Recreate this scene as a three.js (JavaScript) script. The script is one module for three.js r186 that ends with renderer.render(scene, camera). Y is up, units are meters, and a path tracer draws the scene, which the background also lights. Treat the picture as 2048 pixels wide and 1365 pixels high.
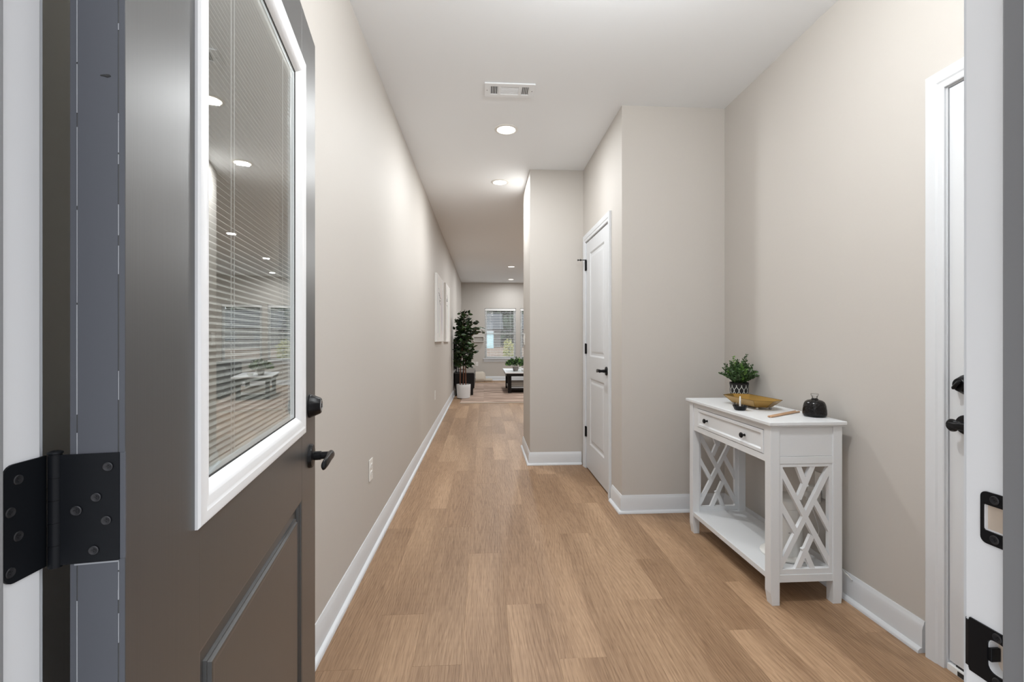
import * as THREE from 'three';
import { RoundedBoxGeometry } from 'three/addons/geometries/RoundedBoxGeometry.js';
import { mergeGeometries, toCreasedNormals } from 'three/addons/utils/BufferGeometryUtils.js';
import { RectAreaLightUniformsLib } from 'three/addons/lights/RectAreaLightUniformsLib.js';

// ------------------------------------------------------------------ camera, sky, exposure
// World: x right, y up, -z down the hall. Measured depths are positive, so P(x, y, depth) = (x, y, -depth).
const P = (x, y, d) => new THREE.Vector3(x, y, -d);
const scene = new THREE.Scene();
const camera = new THREE.PerspectiveCamera(2 * Math.atan(682.5 / 920) * 180 / Math.PI, 2048 / 1365, 0.05, 400);
camera.position.set(0, 1.176, 0);
camera.rotation.y = -Math.atan(56.5 / 920);
camera.setViewOffset(2048, 1365, 0, 4.5, 2048, 1365);
const renderer = new THREE.WebGLRenderer({ antialias: true });
renderer.toneMapping = THREE.LinearToneMapping;
renderer.toneMappingExposure = 0.98;
renderer.shadowMap.enabled = true;
RectAreaLightUniformsLib.init();

scene.background = new THREE.Color().setRGB(1.92, 2.00, 2.12);   // even, bright overcast sky
const LAMP = 640;                     // radiance of the recessed lamps
const LAMP_COLOR = new THREE.Color(0.965, 0.99, 1.0);

// ------------------------------------------------------------------ helpers
const H = 2.755;
function rng(seed) { let a = seed >>> 0; return () => { a = (a + 0x6d2b79f5) | 0; let t = Math.imul(a ^ (a >>> 15), 1 | a); t = (t + Math.imul(t ^ (t >>> 7), 61 | t)) ^ t; return ((t ^ (t >>> 14)) >>> 0) / 4294967296; }; }
const used = new Map();
function numbered(n) { const k = used.get(n) ?? 0; used.set(n, k + 1); return k ? n + '_' + String(k).padStart(3, '0') : n; }
function shade(o) { o.castShadow = true; o.receiveShadow = true; return o; }
function clean(g) {
  g = g.index ? g.toNonIndexed() : g;
  for (const k of Object.keys(g.attributes)) if (!['position', 'normal', 'uv'].includes(k)) g.deleteAttribute(k);
  if (!g.attributes.normal) g.computeVertexNormals();
  if (!g.attributes.uv) g.setAttribute('uv', new THREE.BufferAttribute(new Float32Array(g.attributes.position.count * 2), 2));
  g.groups = []; g.morphAttributes = {};
  return g;
}
const join = (...gs) => { gs = gs.flat(); return gs.length === 1 ? clean(gs[0]) : mergeGeometries(gs.map(clean)); };
function part(name, geos, mat, parent) { const m = shade(new THREE.Mesh(join(geos), mat)); m.name = name; parent.add(m); return m; }
function group(name, parent) { const g = new THREE.Group(); g.name = name; parent.add(g); return g; }
function tag(o, label, category, grp) { o.userData.label = label; o.userData.category = category; if (grp) o.userData.group = grp; return o; }
function thing(name, label, category, pos = [0, 0, 0], turn = 0, grp) { const o = new THREE.Group(); o.name = numbered(name); o.position.copy(P(...pos)); o.rotation.y = turn; scene.add(o); return tag(o, label, category, grp); }
function struct(name, geos, mat) { const m = part(name, geos, mat, scene); m.userData.kind = 'structure'; return m; }
function structGroup(name, pos = [0, 0, 0], turn = 0) { const o = new THREE.Group(); o.name = name; o.position.copy(P(...pos)); o.rotation.y = turn; scene.add(o); o.userData.kind = 'structure'; return o; }
// box in (x, y, depth) extents; r rounds the edges
function bx(x0, x1, y0, y1, d0, d1, r = 0) {
  const w = x1 - x0, h = y1 - y0, d = d1 - d0;
  const g = r ? new RoundedBoxGeometry(w, h, d, 2, Math.min(r, w / 2.01, h / 2.01, d / 2.01)) : new THREE.BoxGeometry(w, h, d);
  g.translate((x0 + x1) / 2, (y0 + y1) / 2, -(d0 + d1) / 2);
  return g;
}
// box in plain local axes
function lb(x0, x1, y0, y1, z0, z1, r = 0) { return bx(x0, x1, y0, y1, -z1, -z0, r); }
function fixWinding(pos) {
  let v = 0;
  for (let i = 0; i < pos.length; i += 9) {
    const [ax, ay, az, b, c, d, e, f, g] = [pos[i], pos[i + 1], pos[i + 2], pos[i + 3], pos[i + 4], pos[i + 5], pos[i + 6], pos[i + 7], pos[i + 8]];
    v += ax * (c * g - d * f) - ay * (b * g - d * e) + az * (b * f - c * e);
  }
  return v < 0;
}
function swapTris(pos, uv) {
  for (let i = 0; i < pos.length / 9; i++) {
    for (let k = 0; k < 3; k++) { const a = i * 9 + 3 + k, b = i * 9 + 6 + k, t = pos[a]; pos[a] = pos[b]; pos[b] = t; }
    for (let k = 0; k < 2; k++) { const a = i * 6 + 2 + k, b = i * 6 + 4 + k, t = uv[a]; uv[a] = uv[b]; uv[b] = t; }
  }
}
function fromTris(pos, uv, crease = 0.6) {
  if (fixWinding(pos)) swapTris(pos, uv);
  let g = new THREE.BufferGeometry();
  g.setAttribute('position', new THREE.BufferAttribute(new Float32Array(pos), 3));
  g.setAttribute('uv', new THREE.BufferAttribute(new Float32Array(uv), 2));
  g.computeVertexNormals();
  return toCreasedNormals(g, crease);
}
// sweep a closed profile [(a, b)] along a planar path: a goes across the path (tangent x normal), b along the plane's normal
function sweep(path, prof, N, { closed = false, flip = 1, crease = 0.6 } = {}) {
  const n = path.length, rings = [], dist = [0];
  for (let i = 1; i <= n; i++) dist.push(dist[i - 1] + path[i % n].distanceTo(path[i - 1]));
  const tan = (i, j) => path[(j + n) % n].clone().sub(path[(i + n) % n]).normalize();
  for (let i = 0; i < n; i++) {
    const pv = closed || i > 0 ? tan(i - 1, i).cross(N).multiplyScalar(flip) : null, nx = closed || i < n - 1 ? tan(i, i + 1).cross(N).multiplyScalar(flip) : null;
    let m;
    if (pv && nx) m = pv.clone().add(nx).divideScalar(1 + pv.dot(nx)); else m = pv ?? nx;
    rings.push(prof.map(([a, b]) => path[i].clone().addScaledVector(m, a).addScaledVector(N, b)));
  }
  const pos = [], uv = [], k = prof.length;
  const put = (v, s, t) => { pos.push(v.x, v.y, v.z); uv.push(s, t); };
  for (let i = 0; i < (closed ? n : n - 1); i++) {
    const A = rings[i], B = rings[(i + 1) % n], s0 = dist[i], s1 = dist[i + 1];
    for (let j = 0; j < k; j++) {
      const q = (j + 1) % k, t0 = j * 0.01, t1 = t0 + 0.01;
      put(A[j], t0, s0); put(B[j], t0, s1); put(B[q], t1, s1);
      put(A[j], t0, s0); put(B[q], t1, s1); put(A[q], t1, s0);
    }
  }
  if (!closed) {
    const tri = THREE.ShapeUtils.triangulateShape(prof.map(([a, b]) => new THREE.Vector2(a, b)), []);
    for (const [R, back] of [[rings[0], 0], [rings[n - 1], 1]]) for (const [a, b, c] of tri) for (const q of (back ? [a, b, c] : [c, b, a])) put(R[q], 0, 0);
    // make the caps agree with the sides: build sides and caps as one closed surface
    const sideArea = THREE.ShapeUtils.area(prof.map(([a, b]) => new THREE.Vector2(a, b)));
    const wind = flip * Math.sign(sideArea);
    if (wind < 0) { const from = (closed ? n : n - 1) * k * 6; for (let i = from; i < pos.length / 3; i += 3) for (let c = 0; c < 3; c++) { const x = pos[(i + 1) * 3 + c]; pos[(i + 1) * 3 + c] = pos[(i + 2) * 3 + c]; pos[(i + 2) * 3 + c] = x; } }
  }
  return fromTris(pos, uv, crease);
}
// slab cut from an outline with holes; axis 'x': outline in (depth, y), thickness along x; axis 'z': outline in (x, y), thickness along depth
function slab(axis, t0, t1, outline, holes = []) {
  const s = new THREE.Shape(outline.map(([a, y]) => new THREE.Vector2(a, y)));
  for (const h of holes) s.holes.push(new THREE.Path(h.map(([a, y]) => new THREE.Vector2(a, y))));
  const g = new THREE.ExtrudeGeometry(s, { depth: t1 - t0, bevelEnabled: false, curveSegments: 10 });
  const p = g.attributes.position, pos = [], uv = [];
  for (let i = 0; i < p.count; i++) {
    const a = p.getX(i), y = p.getY(i), t = t0 + p.getZ(i);
    if (axis === 'x') pos.push(t, y, -a); else pos.push(a, y, -t);
    uv.push(a, y);
  }
  return fromTris(pos, uv, 0.3);
}
const rect = (a0, a1, y0, y1) => [[a0, y0], [a1, y0], [a1, y1], [a0, y1]];
function roundRect(a0, a1, y0, y1, r, n = 5) {
  const o = [];
  for (const [cx, cy, s] of [[a1 - r, y0 + r, -90], [a1 - r, y1 - r, 0], [a0 + r, y1 - r, 90], [a0 + r, y0 + r, 180]])
    for (let i = 0; i <= n; i++) { const t = (s + 90 * i / n) * Math.PI / 180; o.push([cx + r * Math.cos(t), cy + r * Math.sin(t)]); }
  return o;
}
function lathe(pts, seg = 32) { return toCreasedNormals(new THREE.LatheGeometry(pts.map(([r, y]) => new THREE.Vector2(Math.max(r, 1e-5), y)), seg), 0.6); }
function latheZ(pts, seg = 28) { return lathe(pts, seg).rotateX(Math.PI / 2); }   // axis along +z
function cyl(r, a, b, seg = 12) { const d = b.clone().sub(a), g = new THREE.CylinderGeometry(r, r, d.length(), seg); g.applyQuaternion(new THREE.Quaternion().setFromUnitVectors(new THREE.Vector3(0, 1, 0), d.clone().normalize())); g.translate((a.x + b.x) / 2, (a.y + b.y) / 2, (a.z + b.z) / 2); return g; }
function tube(pts, r, seg = 40, rad = 8) { return new THREE.TubeGeometry(new THREE.CatmullRomCurve3(pts), seg, r, rad, false); }
// loft of ellipses: stations [x, y, z, ry, rz] advancing mostly along x
function loft(st, seg = 16) {
  const pos = [], uv = [], ring = (s) => { const o = []; for (let i = 0; i < seg; i++) { const t = i / seg * 2 * Math.PI; o.push([s[0], s[1] + s[3] * Math.cos(t), s[2] + s[4] * Math.sin(t)]); } return o; };
  const R = st.map(ring);
  const put = (v) => { pos.push(...v); uv.push(0, 0); };
  for (let i = 0; i < R.length - 1; i++) for (let j = 0; j < seg; j++) { const q = (j + 1) % seg; put(R[i][j]); put(R[i + 1][j]); put(R[i + 1][q]); put(R[i][j]); put(R[i + 1][q]); put(R[i][q]); }
  const c0 = st[0].slice(0, 3), c1 = st[st.length - 1].slice(0, 3), L = R[R.length - 1];
  for (let j = 0; j < seg; j++) { const q = (j + 1) % seg; put(c0); put(R[0][j]); put(R[0][q]); put(c1); put(L[q]); put(L[j]); }
  return fromTris(pos, uv, 0.9);
}

// ------------------------------------------------------------------ noise and textures
function makeNoise(seed) {
  const r = rng(seed), T = new Float32Array(65536); for (let i = 0; i < 65536; i++) T[i] = r();
  const h = (x, y) => T[((x & 255) + ((y & 255) << 8)) & 65535];
  return (x, y) => { const ix = Math.floor(x), iy = Math.floor(y); let fx = x - ix, fy = y - iy; fx = fx * fx * (3 - 2 * fx); fy = fy * fy * (3 - 2 * fy); const a = h(ix, iy), b = h(ix + 1, iy), c = h(ix, iy + 1), d = h(ix + 1, iy + 1); return a + (b - a) * fx + (c - a) * fy + (a - b - c + d) * fx * fy; };
}
function dataTex(w, h, fn, srgb, ch = 4) {
  const d = new Uint8Array(w * h * 4);
  for (let y = 0; y < h; y++) for (let x = 0; x < w; x++) { const c = fn(x, y), o = (y * w + x) * 4; d[o] = c[0]; d[o + 1] = c[1]; d[o + 2] = c[2]; d[o + 3] = 255; }
  const t = new THREE.DataTexture(d, w, h); t.magFilter = THREE.LinearFilter; t.minFilter = THREE.LinearMipmapLinearFilter; t.generateMipmaps = true; t.wrapS = t.wrapT = THREE.RepeatWrapping; if (srgb) t.colorSpace = THREE.SRGBColorSpace; t.needsUpdate = true; return t;
}
// oak grain: 5 boards across (0.9 m), 2 board lengths along (2.44 m)
const WOODW = 0.8875, WOODL = 2.44;
const oakBump = [];
const oakMap = (() => {
  const W = 1000, L = 1500, n1 = makeNoise(11), n2 = makeNoise(12), n3 = makeNoise(13), r = rng(5);
  const cells = []; for (let i = 0; i < 10; i++) cells.push({ c: r() * 0.16 - 0.08, f: 55 + r() * 45, tone: r() * 2 - 1, s: r() * 90, wob: 0.01 + r() * 0.02, arch: r() < 0.6 });
  const out = new Float32Array(W * L);
  const t = dataTex(W, L, (x, y) => {
    const px = x / W * WOODW, pz = y / L * WOODL, ci = Math.min(4, Math.floor(px / 0.1775)), cj = Math.floor(pz / 1.22), c = cells[ci + cj * 5];
    const lx = px - (ci + 0.5) * 0.1775, lz = pz - cj * 1.22, s = c.s;
    const cx = c.c + (n1(s, lz * 1.6) - 0.5) * 0.09;
    const warp = (n2(lx * 14 + s, lz * 3 + s) - 0.5) * 0.028 + (n2(lx * 50 + s, lz * 7 + s) - 0.5) * 0.006;
    let q = Math.abs(lx - cx) + warp;
    if (c.arch) q = Math.sqrt(q * q + Math.pow((lz - 0.6 + (n3(s, 1) - 0.5)) * 0.055, 2));
    const ring = Math.pow(0.5 + 0.5 * Math.sin(q * c.f * 6.283), 3.5) * (0.35 + 0.65 * n3(lx * 9 + s, lz * 2.2));
    const pore = Math.pow(n1(lx * 560 + s * 3, lz * 26), 3.0) * 1.0 + Math.pow(n3(lx * 260, lz * 12 + s), 3) * 0.7, fleck = Math.pow(n2(lx * 420 + 70, lz * 22 + s), 4);
    const wide = n2(lx * 7 + s * 2, lz * 1.1 + s) - 0.5, fine = n3(lx * 160 + s, lz * 5) - 0.5;
    let v = 0.52 + wide * 0.42 + fine * 0.13 - ring * 0.20 - pore * 0.30 + fleck * 0.25 + c.tone * 0.05;
    out[y * W + x] = Math.max(0, Math.min(1, 0.75 - ring * 0.3 - pore * 0.75));
    v = Math.max(0, Math.min(1, v + 0.24));
    const m = (a, b) => a + (b - a) * v;
    return [m(108, 190), m(79, 158), m(54, 127)];
  }, true);
  oakBump.push(dataTex(W, L, (x, y) => { const v = out[y * W + x] * 255; return [v, v, v]; }, false));
  return t;
})();
const fineBump = (() => { const n = makeNoise(31); return dataTex(256, 256, (x, y) => { const v = 128 + 70 * (n(x / 3, y / 3) - 0.5) + 60 * (n(x / 11, y / 11) - 0.5); return [v, v, v]; }, false); })();
const brushed = (() => { const n = makeNoise(41); return dataTex(512, 256, (x, y) => { const v = 128 + 150 * (n(x / 1.7, y / 60) - 0.5) + 60 * (n(x / 9, y / 90 + 7) - 0.5); return [v, v, v]; }, false); })();

// ------------------------------------------------------------------ materials
const std = (o) => new THREE.MeshStandardMaterial(o), phys = (o) => new THREE.MeshPhysicalMaterial(o);
const lin = (r, g, b) => new THREE.Color().setRGB(r, g, b);
const M = {};
M.wall = std({ color: lin(0.545, 0.514, 0.478), roughness: 0.62, bumpMap: fineBump, bumpScale: 0.00025, name: 'wall paint' });
fineBump.repeat.set(4, 4);
M.ceiling = std({ color: lin(0.88, 0.905, 0.93), roughness: 0.9, name: 'ceiling paint' });
M.trim = std({ color: lin(0.68, 0.70, 0.725), roughness: 0.38, name: 'white trim paint' });
M.doorWhite = std({ color: lin(0.66, 0.675, 0.695), roughness: 0.42, name: 'white door paint' });
M.charcoal = phys({ color: lin(0.036, 0.0365, 0.037), roughness: 0.42, clearcoat: 0.6, clearcoatRoughness: 0.36, bumpMap: brushed, bumpScale: 0.00006, name: 'charcoal door paint' });
M.edge = std({ color: lin(0.072, 0.076, 0.090), roughness: 0.5, name: 'door edge paint' });
M.scuff = std({ color: lin(0.30, 0.31, 0.33), roughness: 0.6, name: 'bare primer' });
M.lite = std({ color: lin(0.77, 0.775, 0.785), roughness: 0.32, name: 'white lite frame' });
M.black = phys({ color: lin(0.007, 0.007, 0.008), roughness: 0.34, specularIntensity: 0.4, name: 'black hardware' });
M.blackHinge = phys({ color: lin(0.007, 0.008, 0.010), roughness: 0.36, specularIntensity: 0.35, name: 'black hinge finish' });
M.screw = std({ color: lin(0.035, 0.035, 0.038), roughness: 0.34, metalness: 0.5, name: 'dark screw' });
M.steel = std({ color: lin(0.45, 0.45, 0.46), roughness: 0.35, metalness: 1, name: 'bright steel' });
M.gasket = std({ color: lin(0.02, 0.02, 0.02), roughness: 0.7, name: 'rubber' });
M.weather = std({ color: lin(0.19, 0.19, 0.195), roughness: 0.8, name: 'grey weatherstrip' });
M.spacer = std({ color: lin(0.62, 0.68, 0.70), roughness: 0.35, name: 'glazing spacer' });
M.pane = phys({ color: lin(0.97, 0.985, 0.98), roughness: 0.0, transmission: 1, thickness: 0, ior: 1.52, name: 'clear glass' });
M.coated = phys({ color: lin(0.97, 0.985, 0.98), roughness: 0.0, transmission: 1, thickness: 0, ior: 2.4, name: 'low-e coated glass' });
M.slat = std({ color: lin(0.60, 0.59, 0.555), roughness: 0.5, name: 'mini blind slat' });
M.blind = std({ color: lin(0.80, 0.80, 0.79), roughness: 0.45, name: 'white faux wood blind' });
M.vinyl = std({ color: lin(0.82, 0.83, 0.83), roughness: 0.4, name: 'white vinyl' });
M.plate = std({ color: lin(0.80, 0.79, 0.76), roughness: 0.35, name: 'white plastic plate' });
M.slot = std({ color: lin(0.05, 0.05, 0.05), roughness: 0.6, name: 'dark slot' });
M.tableWhite = std({ color: lin(0.71, 0.725, 0.74), roughness: 0.4, name: 'white lacquer' });
M.tan = std({ color: lin(0.55, 0.45, 0.36), roughness: 0.8, name: 'bare pine' });
M.brass = std({ color: lin(0.46, 0.28, 0.075), roughness: 0.30, metalness: 0.85, name: 'antique brass' });
M.lens = std({ color: lin(0.9, 0.9, 0.88), roughness: 0.5, emissive: lin(1, 0.95, 0.86), emissiveIntensity: 3.2, name: 'lamp lens' });
const planks = [[1, 1, 1], [0.95, 0.94, 0.925], [1.05, 1.045, 1.04], [0.97, 0.955, 0.935], [1.02, 1.03, 1.035], [0.92, 0.905, 0.885]].map((c, i) => std({ color: lin(0.90 * c[0], 0.885 * c[1], 0.865 * c[2]), map: oakMap, bumpMap: oakBump[0], bumpScale: 0.0005, roughness: 0.5, name: 'oak plank ' + i }));

// ------------------------------------------------------------------ shell
const XL = -0.624, XR = 1.648, XC = 0.932, ZC = 3.058, ZH = 4.268, XH = 0.43, ZE = 4.97, ZB = 12.97, XE = 5.5, ZF = 0.469, Z0 = 0.27;
const floor = struct('floor', bx(XL - 0.12, XE + 0.12, -0.2, -0.0065, Z0, ZB + 0.15), std({ color: lin(0.33, 0.22, 0.14), roughness: 0.6, name: 'floor base' }));
{
  // planks 177.5 mm wide and 1.22 m long, laid along the hall; the joints stand where the photograph shows them
  const first = -0.6115, w = 0.1775, len = 1.22, r = rng(77), gap = 0.00012, bev = 0.0005;
  const joint = [1.665, 1.985, 1.667, 2.525, 2.03, 1.675, 2.75, 2.035, 2.408, 1.798, 2.1575, 2.6, 1.75, 2.3, 1.9, 2.55, 2.1];
  const geo = (x0, x1, d0, d1, cu, cv, flip) => {
    const pos = [], uv = [], y = 0, yb = -0.00035, yl = -0.006;
    const u = (x) => (cu * 0.1775 + (flip ? (x1 - x) : (x - x0))) / WOODW, v = (d) => (cv * 1.22 + (d - d0)) / WOODL;
    const q = (a, b, c, d) => { for (const p of [a, b, c, a, c, d]) { pos.push(p[0], p[1], -p[2]); uv.push(u(p[0]), v(p[2])); } };
    const a = [x0 + bev, y, d0 + bev], b = [x1 - bev, y, d0 + bev], c = [x1 - bev, y, d1 - bev], e = [x0 + bev, y, d1 - bev];
    const A = [x0, yb, d0], B = [x1, yb, d0], C = [x1, yb, d1], E2 = [x0, yb, d1], dn = (p) => [p[0], yl, p[2]];
    q(a, b, c, e); q(A, B, b, a); q(B, C, c, b); q(C, E2, e, c); q(E2, A, a, e);
    q(dn(A), dn(B), B, A); q(dn(B), dn(C), C, B); q(dn(C), dn(E2), E2, C); q(dn(E2), dn(A), A, E2); q(dn(A), dn(E2), dn(C), dn(B));
    if (fixWinding(pos)) swapTris(pos, uv);
    const g = new THREE.BufferGeometry(); g.setAttribute('position', new THREE.BufferAttribute(new Float32Array(pos), 3)); g.setAttribute('uv', new THREE.BufferAttribute(new Float32Array(uv), 2)); g.computeVertexNormals(); return g;
  };
  for (let i = 0; i < 17; i++) {
    const x0 = first + i * w + gap, x1 = first + (i + 1) * w - gap;
    let d = joint[i] - 2 * len;
    while (d < ZB - 0.02) {
      let a = Math.max(d + gap, ZF - 0.12), b = Math.min(d + len - gap, ZB - 0.005);
      const cu = Math.floor(r() * 5), cv = Math.floor(r() * 2), mi = Math.floor(r() * 6), fl = r() < 0.5;
      d += len;
      if (b - a < 0.02) continue;
      if (x0 > XR && b < ZE) continue;                                   // under the garage side, never seen
      if (x0 > XR - 0.03 && a < ZE) a = ZE - 0.05;
      if (x0 > XC && a > ZC && b < ZE) continue;
      part('plank', geo(x0, x1, a, b, cu, cv, fl), planks[mi], floor);
    }
  }
}
struct('ceiling', bx(XL - 0.12, XE + 0.12, H, H + 0.15, Z0, ZB + 0.15), M.ceiling);
struct('wall_left', bx(XL - 0.12, XL, -0.0065, H, Z0, ZB + 0.15), M.wall);
struct('wall_front', slab('z', Z0 + 0.02, ZF, [[XL, -0.0065], [-0.447, -0.0065], [-0.447, 2.112], [0.547, 2.112], [0.547, -0.0065], [XR, -0.0065], [XR, H], [XL, H]]), M.wall);
struct('wall_right', slab('x', XR, XR + 0.13, [[Z0, -0.0065], [0.69, -0.0065], [0.69, 2.083], [1.548, 2.083], [1.548, -0.0065], [ZH + 0.1, -0.0065], [ZH + 0.1, H], [Z0, H]]), M.wall);
struct('wall_closet_front', bx(XC, XR, 0, H, ZC, ZC + 0.115), M.wall);
struct('wall_closet', slab('x', XC, XC + 0.115, [[ZC + 0.115, 0], [3.373, 0], [3.373, 2.062], [4.147, 2.062], [4.147, 0], [ZH, 0], [ZH, H], [ZC + 0.115, H]]), M.wall);
struct('wall_hall', bx(XH, XR, 0, H, ZH, ZE), M.wall);
struct('wall_living', bx(XR, XE, 0, H, ZE - 0.115, ZE), M.wall);
struct('wall_living_right', bx(XE, XE + 0.12, -0.0065, H, ZE - 0.115, ZB + 0.15), M.wall);
const WIN = [[0.028, 0.908], [1.029, 1.909]], WY0 = 0.60, WY1 = 2.035;
struct('wall_back', slab('z', ZB, ZB + 0.15, rect(XL, XE, -0.0065, H), WIN.map(([a, b]) => rect(a, b, WY0, WY1))), M.wall);

// ------------------------------------------------------------------ baseboards with quarter round
const UP = new THREE.Vector3(0, 1, 0);
const BASE = [[0, 0.001], [0.014, 0.001], [0.014, 0.086], [0.0115, 0.094], [0.0115, 0.098], [0.008, 0.104], [0.006, 0.113], [0.004, 0.118], [0, 0.118]];
const SHOE = [[0.0142, 0.0008], [0.031, 0.0008], [0.0305, 0.007], [0.028, 0.0125], [0.0235, 0.017], [0.018, 0.0195], [0.0142, 0.020]];
function baseboard(name, pts) {
  const path = pts.map(([x, d]) => P(x, 0, d)), b = struct(name, sweep(path, BASE, UP), M.trim);
  part('quarter_round', sweep(path, SHOE, UP), M.trim, b);
}
baseboard('baseboard_left', [[XL, ZF], [XL, ZB]]);
baseboard('baseboard_closet', [[XC, 3.285], [XC, ZC], [XR, ZC]]);
baseboard('baseboard_hall', [[XE, ZE], [XH, ZE], [XH, ZH], [XC - 0.0195, ZH]]);
baseboard('baseboard_right', [[XR, ZC], [XR, 1.621]]);
baseboard('baseboard_back', [[XL, ZB], [XE, ZB]]);

// ------------------------------------------------------------------ hardware
const Zp = new THREE.Vector3(0, 0, 1);
function screw(r = 0.0045) { return join(latheZ([[r, 0], [r, 0.0006], [r * 0.86, 0.0012], [r * 0.6, 0.0006], [r * 0.3, 0.0002], [0, 0.0002]], 18), lb(-r * 0.42, r * 0.42, -r * 0.1, r * 0.1, 0, 0.0008), lb(-r * 0.1, r * 0.1, -r * 0.42, r * 0.42, 0, 0.0008)); }
function lever(parent, x, y, dir) {           // on a door face at z = 0, the handle runs along dir * x
  const h = group('lever_handle', parent); h.position.set(x, y, 0);
  part('rosette', latheZ([[0, 0], [0.0335, 0], [0.0335, 0.005], [0.031, 0.009], [0.024, 0.0105], [0.0135, 0.012], [0, 0.012]], 36), M.black, h);
  part('neck', latheZ([[0.0125, 0.010], [0.0125, 0.030], [0.0105, 0.031], [0.0105, 0.060], [0.008, 0.064], [0, 0.064]], 24), M.black, h);
  const S = [[-0.012, 0, 0.056, 0.006, 0.006], [-0.008, 0, 0.056, 0.0125, 0.0095], [0.010, 0.001, 0.056, 0.0130, 0.0100], [0.030, 0.001, 0.0565, 0.0125, 0.0085], [0.050, 0.000, 0.057, 0.0130, 0.0075], [0.070, -0.002, 0.056, 0.0140, 0.0070], [0.086, -0.004, 0.054, 0.0140, 0.0065], [0.094, -0.006, 0.0525, 0.0115, 0.006], [0.098, -0.008, 0.052, 0.005, 0.004]];
  const st = S.map(([a, b, c, d, e]) => [dir * a, b, c, d, e]);
  part('lever', join(loft(st)), M.black, h);
  return h;
}
function deadbolt(parent, x, y, inside = false) {
  const h = group('deadbolt', parent); h.position.set(x, y, 0);
  part('bolt_housing', latheZ([[0, 0], [0.034, 0], [0.034, 0.004], [0.0325, 0.006], [0.0225, 0.029], [0.020, 0.031], [0, 0.031]], 36), M.black, h);
  if (inside) { part('thumb_turn', loft([[-0.019, 0, 0.038, 0.003, 0.004], [-0.014, 0, 0.038, 0.006, 0.008], [0.014, 0, 0.038, 0.006, 0.008], [0.019, 0, 0.038, 0.003, 0.004]]).rotateZ(0.9), M.black, h); return h; }
  part('key_cylinder', join(latheZ([[0.0165, 0.030], [0.0165, 0.0322], [0.013, 0.0325], [0.013, 0.0315], [0, 0.0315]], 30)), M.steel, h);
  part('keyway', lb(-0.0012, 0.0012, -0.006, 0.006, 0.030, 0.0335), M.slot, h);
  return h;
}
const PANEL = [[0, 0], [0.010, -0.005], [0.014, -0.0075], [0.032, -0.0075], [0.045, -0.0030], [0.052, -0.0022], [0.052, -0.03], [0, -0.03]];
function inset(x0, x1, y0, y1, prof) {                   // a moulded panel set in a rectangular hole of a leaf
  const path = [[x0, y0], [x1, y0], [x1, y1], [x0, y1]].map(([x, y]) => new THREE.Vector3(x, y, 0)), a = Math.max(...prof.map((p) => p[0])), top = prof.filter((p) => p[0] === a).reduce((m, p) => Math.max(m, p[1]), -1);
  return join(sweep(path, prof, Zp, { closed: true, flip: -1, crease: 0.25 }), lb(x0 + a, x1 - a, y0 + a, y1 - a, -0.03, top));
}
const CASING = [[0.004, 0], [0.004, 0.009], [0.008, 0.011], [0.024, 0.012], [0.030, 0.0155], [0.044, 0.0165], [0.054, 0.0185], [0.064, 0.0185], [0.067, 0.016], [0.067, 0]];

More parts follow.
